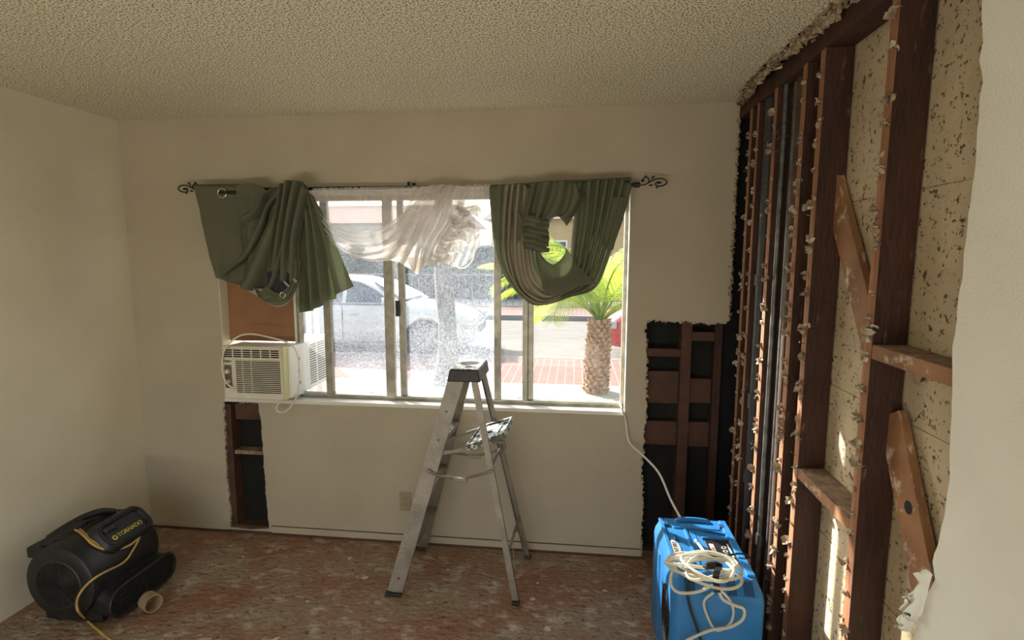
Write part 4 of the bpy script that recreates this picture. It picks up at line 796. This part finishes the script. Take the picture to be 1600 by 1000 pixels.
# drain hose: from the window corner, coiled on top, loops hanging in front
hs_ = thing('drain_hose', 'milky white hose running from the window corner to a coil on the blue dehumidifier', 'hose', U(1105, 890, 'z', .51))
P = [U(968, 628, 'z', .848), U(971, 636, 'y', 2.88), U(977, 655, 'y', 2.88), U(983, 690, 'y', 2.86), U(1005, 712, 'y', 2.80), U(1030, 740, 'y', 2.72), U(1050, 785, 'y', 2.60), U(1075, 828, 'y', 2.42), U(1096, 856, 'z', .555), U(1108, 875, 'z', .54)]
mb = MB(); mb.tube(cr(P, 90), .0058, n=10); mb.build('feed_run', 'cord_white', hs_, smooth=True)
random.seed(5)
mb = MB(); pts = []
cc = U(1107, 900, 'z', .52)
for k in range(7 * 36):
    a = 2 * PI * k / 36; t_ = k / 36; sx_ = .105 + .03 * math.sin(t_ * 2.4 + 1); sy_ = .068 + .025 * math.sin(t_ * 3.1)
    pts.append(cc + Vector((.012 * math.sin(t_ * 1.9) - .01 + sx_ * math.cos(a + .4 * math.sin(t_)), .016 * math.cos(t_ * 2.3) + sy_ * math.sin(a), .004 + .006 * t_ + .007 * math.sin(a * 2 + t_ * 2) + .008)))
mb.tube(pts, .0056, n=8); mb.build('coil', 'hose', hs_, smooth=True)
c2 = [U(1090, 872, 'z', .535), U(1062, 880, 'z', .535), U(1050, 895, 'z', .53), U(1049, 915, 'y', 1.86), U(1062, 926, 'y', 1.85), U(1090, 925, 'y', 1.85), U(1118, 915, 'y', 1.85), U(1128, 935, 'y', 1.85), U(1145, 945, 'y', 1.85), U(1162, 952, 'y', 1.852), U(1160, 968, 'y', 1.852), U(1140, 980, 'y', 1.85), U(1110, 985, 'y', 1.85), U(1075, 1000, 'y', 1.85), U(1050, 1020, 'y', 1.85)]
mb = MB(); mb.tube(cr(c2, 90), .0055, n=8); c3 = [U(1118, 915, 'y', 1.856), U(1138, 935, 'y', 1.858), U(1146, 955, 'y', 1.86), U(1140, 975, 'y', 1.86), U(1120, 985, 'y', 1.86), U(1106, 965, 'y', 1.86), U(1100, 940, 'y', 1.86), U(1115, 926, 'y', 1.86)]
mb.tube(cr(c3, 60), .0045, n=8); mb.build('hanging_loops', 'hose', hs_, smooth=True)
# velcro strap round the coil
st = [U(1103, 887, 'z', .575), U(1114, 880, 'z', .595), U(1124, 884, 'z', .585), U(1120, 895, 'z', .585), U(1118, 905, 'z', .56), U(1119, 915, 'y', 1.842), U(1121, 926, 'y', 1.842)]
c = cr(st, 24); mb = MB(); mb.rings([[p + Vector((-.011, 0, 0)), p + Vector((.011, 0, 0)), p + Vector((.011, .002, .003)), p + Vector((-.011, .002, .003))] for p in c]); mb.build('strap', 'cord_black', hs_)
mb = MB(); c = U(1112, 886, 'z', .575); mb.box(c.x - .03, c.x + .03, c.y - .012, c.y + .012, c.z - .004, c.z + .012); bmesh.ops.rotate(mb.bm, verts=mb.bm.verts, cent=c, matrix=Matrix.Rotation(.3, 3, 'Z')); mb.build('strap_knot', 'cord_black', hs_, bevel=.006)

# ------------------------------------------------------------ air mover (carpet blower)
BX, BZ, BR, BY0, BY1 = -2.295, .205, .178, 2.02, 2.42
bl = thing('air_mover', 'black carpet drying blower with a yellow cord in the left corner of the room', 'blower', (BX, 2.2, 0))
mb = MB(); ring = lambda y, r, n=48: [Vector((BX + math.cos(2 * PI * k / n) * r, y, BZ + math.sin(2 * PI * k / n) * r)) for k in range(n)]
mb.rings([ring(BY0, .116), ring(BY0 + .0, BR - .022), ring(BY0 + .008, BR - .008), ring(BY0 + .03, BR), ring(BY1 - .03, BR), ring(BY1 - .006, BR - .012), ring(BY1, BR - .04), ring(BY1, .12)], caps=True)
mb.build('drum', 'blackplastic', bl, smooth='auto')
mb = MB(); mb.rings([ring(BY0 - .001, .116), ring(BY0 - .004, .110)], caps=True)
g_ = mb.build('intake_grille', 'grille', bl)
mb = MB()
for k in range(1, 13): mb.torus((BX, BY0 - .008, BZ), (0, 1, 0), .0088 * k, .0018, n=40, m=5)
for k in range(8): a = PI * k / 8; d = Vector((math.cos(a), 0, math.sin(a))) * .108; c = Vector((BX, BY0 - .006, BZ)); mb.beam(c - d, c + d, .003, .003)
mb.build('grille_rings', 'blackplastic', g_)
# discharge duct and mouth
def rsec(x, y0, y1, z0, z1, r, n=6):
    out = []
    for cy, cz, a0 in ((y1 - r, z1 - r, 0), (y0 + r, z1 - r, 90), (y0 + r, z0 + r, 180), (y1 - r, z0 + r, 270)):
        for k in range(n + 1): a = math.radians(a0 + 90 * k / n); out.append(Vector((x, cy + r * math.cos(a), cz + r * math.sin(a))))
    return out
mb = MB(); mb.rings([rsec(BX, BY0 + .02, BY1 - .01, .03, .22, .04), rsec(BX + .12, BY0 + .03, BY1 - .01, .025, .20, .05), rsec(BX + .17, BY0 + .02, BY1, .025, .165, .06), rsec(BX + .210, BY0 + .015, BY1 + .01, .025, .16, .064), rsec(BX + .232, BY0 + .01, BY1 + .015, .02, .165, .068)])
mb.build('discharge_duct', 'blackplastic', bl, smooth='auto')
mb = MB(); xx = BX + .233; mb.tube(rsec(xx, BY0 + .014, BY1 + .011, .024, .161, .066), .007, n=8, cyclic=True); mt = mb.build('mouth_rim', 'blackplastic', bl, smooth=True)
mb = MB(); mb.prism(rsec(xx, BY0 + .016, BY1 + .009, .026, .159, .064), (.001, 0, 0)); mb.build('mouth_opening', 'black', mt)
mb = MB()
for z in (.055, .08, .105, .130): mb.box(xx, xx + .006, BY0 + .03, BY1 - .005, z - .002, z + .002)
for k in range(7): y = BY0 + .07 + .05 * k; mb.box(xx, xx + .004, y - .002, y + .002, .03, .155)
mb.build('mouth_bars', 'blackplastic', mt)
# feet / skids
for y in (BY0 + .04, BY1 - .06): mb = MB(); mb.box(BX - .13, BX + .16, y, y + .03, .0005, .05); mb.build('skid', 'blackplastic', bl, bevel=.006)
# flat rear board against the wall and the handle
mb = MB(); mb.box(BX - .185, BX - .10, BY0 + .03, BY1 - .05, .30, .352); mb.build('rear_housing', 'blackplastic', bl, bevel=.008)
mb = MB(); mb.tube(cr([(BX - .12, 2.10, .372), (BX - .10, 2.16, .392), (BX - .08, 2.24, .405), (BX - .05, 2.31, .405), (BX - .02, 2.36, .38)], 24), .017, n=12); mb.build('handle', 'blackplastic', bl, smooth=True)
mb = MB(); mb.hexa([(BX - .13, 2.06, .355), (BX - .06, 2.06, .355), (BX - .03, 2.22, .37), (BX - .10, 2.22, .37), (BX - .13, 2.06, .378), (BX - .06, 2.06, .378), (BX - .03, 2.22, .412), (BX - .10, 2.22, .412)]); mb.build('handle_root', 'blackplastic', bl, bevel=.008)
mb = MB(); mb.box(BX - .10, BX - .02, 2.08, 2.36, .33, .385); mb.build('handle_base', 'blackplastic', bl, bevel=.012)
# switch pod, tilted towards the room
pc = Vector((BX + .120, 2.262, .360)); px_, py_ = Vector((0, 1, 0)), Vector((-.707, 0, .707))
fr = frame(pc, px_, py_)
def podring(sx, sy, r, z, n=6):
    out = []
    for cx_, cy_, a0 in ((sx - r, sy - r, 0), (-sx + r, sy - r, 90), (-sx + r, -sy + r, 180), (sx - r, -sy + r, 270)):
        for k in range(n + 1): a = math.radians(a0 + 90 * k / n); out.append(fr @ Vector((cx_ + r * math.cos(a), cy_ + r * math.sin(a), z)))
    return out
mb = MB(); mb.rings([podring(.15, .085, .05, -.07), podring(.145, .08, .05, -.005), podring(.132, .068, .045, .012), podring(.112, .052, .035, .012), podring(.108, .048, .033, .000)])
pod = mb.build('switch_pod', 'blackplastic', bl, smooth='auto')
mb = MB(); mb.tube(podring(.122, .060, .04, .013), .004, n=6, cyclic=True); mb.build('pod_rim', 'blackplastic', pod, smooth=True)
mb = MB(); c = [fr @ Vector(v) for v in ((-.10, .012, .001), (-.03, .012, .001), (-.03, .045, .001), (-.10, .045, .001), (-.09, .016, .016), (-.04, .016, .016), (-.04, .04, .016), (-.09, .04, .016))]; mb.hexa(c); mb.build('rocker_switch', 'capdark', pod, bevel=.003)
text_mesh('lettering', 'TORNADO', .030, fr @ Matrix.Translation((.018, -.022, .0015)), 'yellowprint', pod, sx=.95)
mb = MB(); c = Vector((-.072, -.022, .0015)); mb.prism([fr @ (c + Vector((math.cos(a) * .013, math.sin(a) * .013, 0))) for a in [2 * PI * k / 24 for k in range(24)]], fr.to_3x3() @ Vector((0, 0, .001))); em = mb.build('emblem', 'yellowprint', pod)
mb = MB(); mb.prism([fr @ (c + Vector(v)) for v in ((-.007, .005, .0012), (.007, .005, .0012), (0, -.008, .0012))], fr.to_3x3() @ Vector((0, 0, .0006))); mb.build('emblem_mark', 'black', em)
# yellow cord: wrapped over the drum, then down onto the floor
cy = lambda y, ang, r=BR + .006: Vector((BX + math.sin(math.radians(ang)) * r, y, BZ + math.cos(math.radians(ang)) * r))
def drum(px, py, r=BR + .008):
    c = Vector((0, 0, CH)); d = RM @ Vector(((px - 800) / F, 1, -(py - 500) / F)); ox, oz = c.x - BX, c.z - BZ
    A_, B_, C_ = d.x ** 2 + d.z ** 2, 2 * (ox * d.x + oz * d.z), ox * ox + oz * oz - r * r; q = B_ * B_ - 4 * A_ * C_
    return c + d * ((-B_ - math.sqrt(max(q, 0))) / (2 * A_))
mb = MB(); mb.tube(cr([drum(90, 833), drum(105, 827), drum(120, 829), drum(132, 838), drum(143, 849), drum(156, 856), drum(170, 859), drum(188, 857), drum(204, 851), drum(217, 840)], 60), .0055, n=8)
mb.tube(cr([drum(92, 831), drum(108, 824), drum(121, 825), drum(134, 835), drum(146, 846), drum(160, 854), drum(178, 856)], 44), .005, n=8)
mb.tube(cr([drum(214, 830), drum(218, 838), drum(213, 850), drum(206, 862), drum(199, 873), drum(188, 882, .20), drum(172, 890, .215), drum(158, 897, .225), U(143, 907, 'y', 1.99), U(130, 920, 'y', 1.985), U(122, 933, 'y', 1.985), U(120, 945, 'y', 1.99), U(123, 956, 'y', 1.995), U(134, 967, 'z', .010), U(148, 980, 'z', .007), U(166, 995, 'z', .007), U(190, 1014, 'z', .007)], 110), .0052, n=8)
mb.build('power_cord', 'cord_yellow', bl, smooth=True)
# cardboard tube on the floor by the mouth
p = U(226, 958, 'z', 0); a, b = Vector((p.x - .012, p.y + .035, .0425)), Vector((p.x + .040, p.y + .012, .0425)); mb = MB()
d = (b - a).normalized(); u = Vector((0, 0, 1)); v = d.cross(u); rg = lambda c, r: [c + (u * math.cos(2 * PI * k / 28) + v * math.sin(2 * PI * k / 28)) * r for k in range(28)]
mb.rings([rg(a, .037), rg(a, .042), rg(b, .042), rg(b, .037), rg(a, .037)], caps=False)
tag(mb.build('tape_roll', 'cardboard', base=(p.x, p.y, 0), smooth='auto'), 'short roll of tan tape lying under the mouth of the black blower', 'tape')

# ------------------------------------------------------------ plaster chips on the floor
CH_ = []
for k in range(5):
    mb = MB(); n = 7; r = [Vector((math.cos(2 * PI * i / n) * random.uniform(.5, 1.1), math.sin(2 * PI * i / n) * random.uniform(.5, 1.1), 0)) * .012 for i in range(n)]; mb.prism(r, (0, 0, .004)); bmesh.ops.recalc_face_normals(mb.bm, faces=mb.bm.faces)
    me = bpy.data.meshes.new('plaster_chip'); mb.bm.to_mesh(me); mb.bm.free(); me.materials.append(M['chip']); CH_.append(me)
spots = [(571, 903, 1.3, 'oval plaster chip on the floor just left of the near ladder rail'), (773, 911, 1.0, 'plaster chip on the floor between the ladder feet, left of the near rear leg'), (840, 911, .8, 'small plaster chip on the floor right of the near rear ladder leg'),
         (832, 936, 1.0, 'plaster chip on the floor beside the near rear ladder foot'), (546, 873, 1.0, 'plaster chip on the floor near the baseboard left of the ladder'), (432, 998, .9, 'plaster chip at the bottom edge of the picture, centre left'),
         (855, 983, 1.3, 'plaster chip on the floor nearest the picture edge, right of the ladder'), (945, 923, .9, 'plaster chip on the floor midway between ladder and blue dehumidifier'), (985, 900, .7, 'small plaster chip on the floor close to the blue dehumidifier'),
         (700, 890, .7, 'small plaster chip on the floor under the ladder'), (380, 870, .7, 'small plaster chip on the floor in front of the narrow wall hole'), (480, 940, .8, 'plaster chip alone on the reddish floor between blower and ladder')]
for x, y, s, lb in spots:
    o = bpy.data.objects.new('plaster_chip', random.choice(CH_)); link(o); o.location = U(x, y, 'z', .0006); o.scale = (s * 1.3, s, s * .7); o.rotation_euler = (0, 0, random.uniform(0, 6))
    tag(o, lb, 'plaster chip', 'plaster chips scattered on the floor')

# ------------------------------------------------------------ outside
mb = MB(); mb.box(-14, 16, 3.08, 7.35, -.3, -.1); struct(mb.build('ground', 'concrete'))
mb = MB(); mb.box(-14, 16, 7.352, 9.20, -.3, -.1); struct(mb.build('brick_verge', 'brick'))
mb = MB(); mb.box(-14, 16, 9.202, 9.35, -.35, -.095); struct(mb.build('curb', 'curb', bevel=.02))
mb = MB(); mb.box(-16, 22, 9.352, 15.45, -.35, -.2); struct(mb.build('street', 'asphalt'))
mb = MB(); mb.box(-22, 25, 15.452, 15.62, -.35, -.06); struct(mb.build('far_curb', 'curb', bevel=.02))
mb = MB(); mb.box(-22, 25, 15.622, 18.2, -.35, -.07); struct(mb.build('far_brick_verge', 'brick'))
mb = MB(); mb.box(-40, 45, 18.202, 60, -.35, -.06); struct(mb.build('far_ground', 'concrete'))
# parked cars
def car(name, label, origin, flip, paint):
    ox, oy, oz = origin; s = -1 if flip else 1
    t = thing(name, label, 'car', (ox - s * 2.2, oy, oz)); T_ = lambda x, y, z: Vector((ox + s * x, oy + y, oz + z))
    # body stations from the front bumper (x = 0) backwards (x negative): (x, half width, sill z, waist z, top z)
    st = [(0, .52, .30, .52, .60), (-.06, .66, .22, .55, .70), (-.25, .80, .18, .60, .82), (-.6, .87, .18, .64, .90), (-1.0, .90, .18, .66, .95), (-1.35, .91, .18, .68, .99), (-1.8, .92, .18, .70, 1.0), (-2.6, .92, .18, .70, 1.0), (-3.4, .92, .18, .71, 1.01), (-4.1, .89, .2, .72, 1.02), (-4.5, .80, .25, .70, .99), (-4.62, .66, .34, .65, .92)]
    mb = MB()
    rs = []
    for x, hw, zs, zw, zt in st:
        sec = [(-hw * .9, zs), (-hw, zs + .1), (-hw * 1.0, zw), (-hw * .95, zt - .05), (-hw * .82, zt), (-hw * .4, zt + .02), (0, zt + .028), (hw * .4, zt + .02), (hw * .82, zt), (hw * .95, zt - .05), (hw, zw), (hw, zs + .1), (hw * .9, zs)]
        rs.append([T_(x, .93 + y, z) for y, z in sec])
    mb.rings(rs); body = mb.build('body', [paint, 'rubber'], t, smooth=True)
    sb = body.modifiers.new('sub', 'SUBSURF'); sb.levels = 1; sb.render_levels = 1
    cu = MB()
    for wx in (-.92, -3.62):
        for y0, y1 in ((-.1, .28), (1.58, 1.96)): cu.cyl(T_(wx, y0, .33), T_(wx, y1, .33), .385, n=40)
    cut = cu.build('cut', 'rubber', t); md = body.modifiers.new('b', 'BOOLEAN'); md.object = cut; md.operation = 'DIFFERENCE'; md.solver = 'EXACT'
    dg = bpy.context.evaluated_depsgraph_get(); dg.update(); me = bpy.data.meshes.new_from_object(body.evaluated_get(dg)); body.modifiers.clear(); body.data = me; bpy.data.objects.remove(cut)
    # cabin
    cab = [(-1.30, .80, .98, .985), (-1.62, .78, .98, 1.14), (-2.02, .72, .98, 1.36), (-2.4, .69, .98, 1.455), (-2.9, .68, .98, 1.475), (-3.4, .67, .98, 1.45), (-3.9, .66, .98, 1.34), (-4.35, .64, .98, 1.08), (-4.5, .62, .97, 1.0)]
    mb = MB(); rs = []
    for x, hw, z0, z1 in cab:
        b0 = .84; f = (z1 - .98) / .5; hw = b0 - (b0 - .66) * f
        rs.append([T_(x, .93 + y, z) for y, z in [(-b0, z0), (-(b0 + hw) / 2, (z0 + z1) / 2), (-hw, z1 - .03 * f - .001), (-hw * .7, z1 + .002), (0, z1 + .012), (hw * .7, z1 + .002), (hw, z1 - .03 * f - .001), ((b0 + hw) / 2, (z0 + z1) / 2), (b0, z0)]])
    mb.rings(rs, closed=False); mb.build('cabin', paint, t, smooth='auto')
    # side glass (both sides), windscreen
    def sidez(z): return .84 - (.84 - .66) * (z - .98) / .5
    for sd in (-1, 1):
        for pts in ([(-1.52, 1.0), (-2.42, 1.0), (-2.42, 1.40), (-2.18, 1.37), (-1.85, 1.22)], [(-2.50, 1.0), (-3.55, 1.0), (-3.75, 1.12), (-3.55, 1.32), (-3.1, 1.41), (-2.50, 1.41)]):
            mb = MB(); mb.prism([T_(x, .93 + sd * (sidez(z) + .004), z) for x, z in pts], (0, sd * .006, 0)); mb.build('side_window', 'carglass', t)
    mb = MB(); mb.hexa([T_(-1.37, .93 + y, 1.03) for y in (-.68, .68)] + [T_(-1.96, .93 + y, 1.345) for y in (.58, -.58)] + [T_(-1.35, .93 + y, 1.055) for y in (-.68, .68)] + [T_(-1.94, .93 + y, 1.37) for y in (.58, -.58)]); mb.build('windscreen', 'carglass', t)
    for wx in (-.92, -3.62):
        for y0, o_ in ((.02, -1), (1.64, 1)):
            mb = MB(); mb.cyl(T_(wx, y0, .33), T_(wx, y0 + .2, .33), .33, n=32); wh = mb.build('wheel', 'rubber', t, bevel=.03)
            yf = y0 - .004 if o_ < 0 else y0 + .204; mb = MB(); mb.cyl(T_(wx, yf, .33), T_(wx, yf - o_ * .02, .33), .21, n=28)
            for k in range(10): a = 2 * PI * k / 10; mb.beam(T_(wx, yf + o_ * .006, .33), T_(wx + math.cos(a) * .2, yf + o_ * .006, .33 + math.sin(a) * .2), .03, .012)
            mb.build('rim', 'steel', wh)
    for y in (.25, 1.61):
        mb = MB(); mb.rings([[T_(x, y + dy, z) for dy, z in ((-.14, .58), (.14, .58), (.14, .70), (-.14, .72))] for x in (-.22, -.03)]); mb.build('headlamp', 'lamp', t, bevel=.02)
    mb = MB(); mb.box(*sorted((T_(.012, 0, 0).x, T_(-.05, 0, 0).x)), oy + .55, oy + 1.31, oz + .42, oz + .55); mb.build('radiator_grille', 'grille', t, bevel=.01)
    for y, sd in ((.05, -1), (1.81, 1)):
        c = T_(-1.62, y, 1.04); mb = MB(); mb.rings([[c + Vector((dx * s * 1.0, dy + sd * e * .16, dz)) for dx, dy, dz in ((-.06 * q, 0, -.06 * q), (.06 * q, 0, -.05 * q), (.05 * q, 0, .06 * q), (-.05 * q, 0, .07 * q))] for e, q in ((0, .6), (.3, 1), (.8, 1), (1, .7))]); mb.build('side_mirror', paint, t, bevel=.015)
    for x in (-2.25, -3.2):
        mb = MB(); c = T_(x, .0, .80); mb.box(c.x - .09, c.x + .09, c.y + .0, c.y + .03, c.z - .015, c.z + .015); mb.build('door_handle', paint, t, bevel=.008)
    for x in (-1.5, -2.46): mb = MB(); mb.box(*sorted((T_(x, 0, 0).x, T_(x - .008, 0, 0).x)), oy + .004, oy + .02, oz + .28, oz + .95); mb.build('door_seam', 'grille', t)
    return t
wcx = -1.80
car('parked_car', 'white car parked along the kerb seen through the dusty left panes', (wcx, 9.45, -.2), False, 'carwhite')
rx = U(944, 520, 'y', 9.6).x
car('parked_car', 'red car parked beyond the palm at the right edge of the window', (rx, 9.5, -.2), True, 'carred')
# street tree trunk
tb = U(697, 600, 'z', -.1); tr_ = thing('street_tree', 'grey trunk of a street tree standing in front of the white car', 'tree', (tb.x, tb.y, -.1))
mb = MB(); n = 20; rs = []
for k in range(26):
    z = -.1 + k * .2; r = .13 + .05 * max(0, 1 - k / 3) - .001 * k; c = Vector((tb.x + .03 * math.sin(k * .5), tb.y, z)); rs.append([c + Vector((math.cos(2 * PI * i / n), math.sin(2 * PI * i / n), 0)) * r * (1 + .08 * noise.noise(Vector((i, k * .4, 0)))) for i in range(n)])
mb.rings(rs); mb.build('trunk', 'bark', tr_, smooth=True)
top = rs[-1][0]; mb = MB(); random.seed(2)
for k in range(1500):
    a, e, r = random.uniform(0, 2 * PI), random.uniform(-1, 1), random.uniform(.6, 1) ** .5; c = Vector((tb.x + math.cos(a) * 1.9 * r * math.sqrt(1 - e * e), tb.y + math.sin(a) * 1.7 * r * math.sqrt(1 - e * e), 5.4 + e * 1.1 * r))
    d = Vector((random.gauss(0, 1), random.gauss(0, 1), random.gauss(0, 1))).normalized(); u = d.orthogonal().normalized() * .10; v = d.cross(u) * .6; mb.faces([c - u, c - v, c + u, c + v], [(0, 1, 2, 3)])
mb.build('crown', 'frond', tr_)
# palm
pb = U(931, 612, 'z', -.1); pm = thing('palm_tree', 'stubby palm with a shaggy brown trunk and bright green fronds right of the window', 'palm', (pb.x, pb.y, -.1))
ptop = U(938, 500, 'y', pb.y).z
mb = MB(); mb.cyl((pb.x, pb.y, -.1), (pb.x + .03, pb.y, ptop), .14, .11, n=20); nb = 0; random.seed(9)
rows = 17
for k in range(rows):
    for i in range(11):
        a = 2 * PI * (i + .5 * (k % 2)) / 11 + random.uniform(-.1, .1); f = k / rows; z = -.08 + (ptop + .1) * f; r = .145 - .03 * f; d = Vector((math.cos(a), math.sin(a), 0)); s_ = d.cross(Vector((0, 0, 1)))
        c = Vector((pb.x + .03 * f, pb.y, z)) + d * r; w_ = .035; tip = c + d * random.uniform(.03, .06) + Vector((0, 0, random.uniform(.03, .07)))
        mb.hexa([c - s_ * w_ - d * .03, c + s_ * w_ - d * .03, c + s_ * w_ * .8 + d * .02, c - s_ * w_ * .8 + d * .02, tip - s_ * w_ * .5 - d * .03, tip + s_ * w_ * .5 - d * .03, tip + s_ * w_ * .4, tip - s_ * w_ * .4])
mb.build('trunk', 'palmbark', pm)
def frond(az, el, ln, droop):
    mb = MB(); N = 16; p0 = Vector((pb.x + .03, pb.y, ptop - .03)); pts = []; e = el; p = p0.copy(); h_ = Vector((math.cos(az), math.sin(az), 0))
    for k in range(N + 1):
        pts.append(p.copy()); p = p + (h_ * math.cos(e) + Vector((0, 0, math.sin(e)))) * ln / N; e -= droop / N * (.4 + 1.2 * k / N)
    mb.tube(pts, [.012 * (1 - k / (N + 2)) + .002 for k in range(N + 1)], n=5)
    sd = h_.cross(Vector((0, 0, 1)))
    for k in range(3, N):
        for q in (0, .25, .5, .75):
            c = pts[k].lerp(pts[k + 1], q); tn = (pts[k + 1] - pts[k]).normalized(); L_ = .42 * ln / 1.6 * math.sin(PI * min(1, (k + q) / N * .85 + .12)) + .05
            for s in (-1, 1):
                tip = c + (sd * s * .75 + tn * .65).normalized() * L_ + Vector((0, 0, -.30 * L_)); wv = tn * .0075; m_ = c.lerp(tip, .5) + Vector((0, 0, .06 * L_))
                mb.faces([c - wv, c + wv, m_ + wv, tip, m_ - wv], [(0, 1, 2, 3, 4)])
    mb.build('frond', 'frond', pm)
random.seed(4)
for k in range(22):
    frond(2 * PI * k / 22 * 3.0 + random.uniform(-.2, .2), random.uniform(.6, 1.45), random.uniform(1.3, 2.0), random.uniform(1.2, 2.4))
frond(2.9, 1.0, 1.9, 2.3); frond(3.3, .9, 1.7, 2.2); frond(2.6, 1.2, 1.9, 2.2)
# white picket rail close to the wall, left
pk = thing('picket_fence', 'white upright picket railing outside the left end of the window', 'fence', (-2.2, 4.3, -.1))
px1 = U(500, 500, 'y', 4.3).x
for k in range(14): x = px1 - .03 - k * .075; mb = MB(); mb.box(x - .018, x + .018, 4.29, 4.315, -.1, 1.42); mb.build('picket', 'white', pk)
for z in (.15, 1.36): mb = MB(); mb.box(px1 - 1.1, px1, 4.317, 4.36, z, z + .06); mb.build('rail', 'white', pk)
# hedges, fence and houses across the street
def hedge(x0, x1, y, z1, label, name='hedge'):
    t = thing(name, label, 'hedge', ((x0 + x1) / 2, y, -.06)); bm_ = MB(); nx = int((x1 - x0) / .18); nz = int(z1 / .18)
    vs = []
    prof = lambda j: (-.5, -.06 + (z1) * j / nz) if j <= nz else (-.5 + (j - nz) * .18, z1)
    M_ = nz + 5
    for i in range(nx + 1):
        for j in range(M_ + 1):
            dy, z = prof(j); p = Vector((x0 + (x1 - x0) * i / nx, y + dy, z)); q = noise.noise(p * 2.1) * .22 + noise.noise(p * 6) * .1; vs.append(p + Vector((0, -q if j <= nz else 0, q * .8 if j else 0)))
    bm_.faces(vs, [(i * (M_ + 1) + j, i * (M_ + 1) + j + 1, (i + 1) * (M_ + 1) + j + 1, (i + 1) * (M_ + 1) + j) for i in range(nx) for j in range(M_)])
    bm_.build('foliage', 'hedge', t, smooth=True)
hedge(-14, -1.2, 21.0, 2.0, 'long dark clipped hedge across the street behind the white car')
hedge(-1.0, 3.2, 22.5, .9, 'low dark hedge across the street seen between the palm and the mullions')
fe = thing('iron_fence', 'pale iron railing along the far pavement behind the cars', 'fence', (-2, 18.6, -.06))
for z in (.08, .95): mb = MB(); mb.box(-14, 9, 18.58, 18.62, z, z + .05); mb.build('rail', 'curb', fe)
for k in range(96): x = -13.9 + k * .24; mb = MB(); mb.box(x - .012, x + .012, 18.59, 18.61, -.06, 1.0); mb.build('bar', 'curb', fe)
def house(label, x0, x1, y0, y1, z1, m, wins, name='house'):
    t = thing(name, label, 'building', ((x0 + x1) / 2, y0, -.06)); mb = MB(); mb.box(x0, x1, y0, y1, -.06, z1); mb.build('walls', m, t)
    mb = MB(); r = (z1, z1 + 1.0); mb.hexa([(x0 - .4, y0 - .5, z1), (x1 + .4, y0 - .5, z1), (x1 + .4, y1 + .4, z1), (x0 - .4, y1 + .4, z1), (x0 + .5, y0 + 1.8, z1 + 1.1), (x1 - .5, y0 + 1.8, z1 + 1.1), (x1 - .5, y1 - 1.8, z1 + 1.1), (x0 + .5, y1 - 1.8, z1 + 1.1)]); mb.build('roof', 'roof', t)
    for a, b, c, d in wins:
        mb = MB(); mb.box(a - .08, b + .08, y0 - .06, y0 - .005, c - .08, d + .08); f = mb.build('window_frame', 'white', t); mb = MB(); mb.box(a, b, y0 - .075, y0 - .06, c, d); mb.build('window_pane', 'darkpane', f)
house('yellow stucco house across the street seen between the curtains', -4.2, 2.4, 27, 34, 3.4, 'stucco_yellow', [(-3.5, -2.4, 1.0, 2.3), (-1.6, -.5, 1.0, 2.3), (.6, 1.6, 1.0, 2.3)])
house('pink stucco house across the street behind the palm', 3.6, 12, 27, 34, 3.2, 'stucco_pink', [(4.5, 5.6, 1.0, 2.2), (7, 8.2, 1.0, 2.2)])
house('long pale house across the street behind the dark hedge', -18, -6.2, 28, 35, 3.3, 'concrete', [(-16, -14.6, 1, 2.2), (-12.5, -11, 1, 2.2), (-9, -7.6, 1, 2.2)])
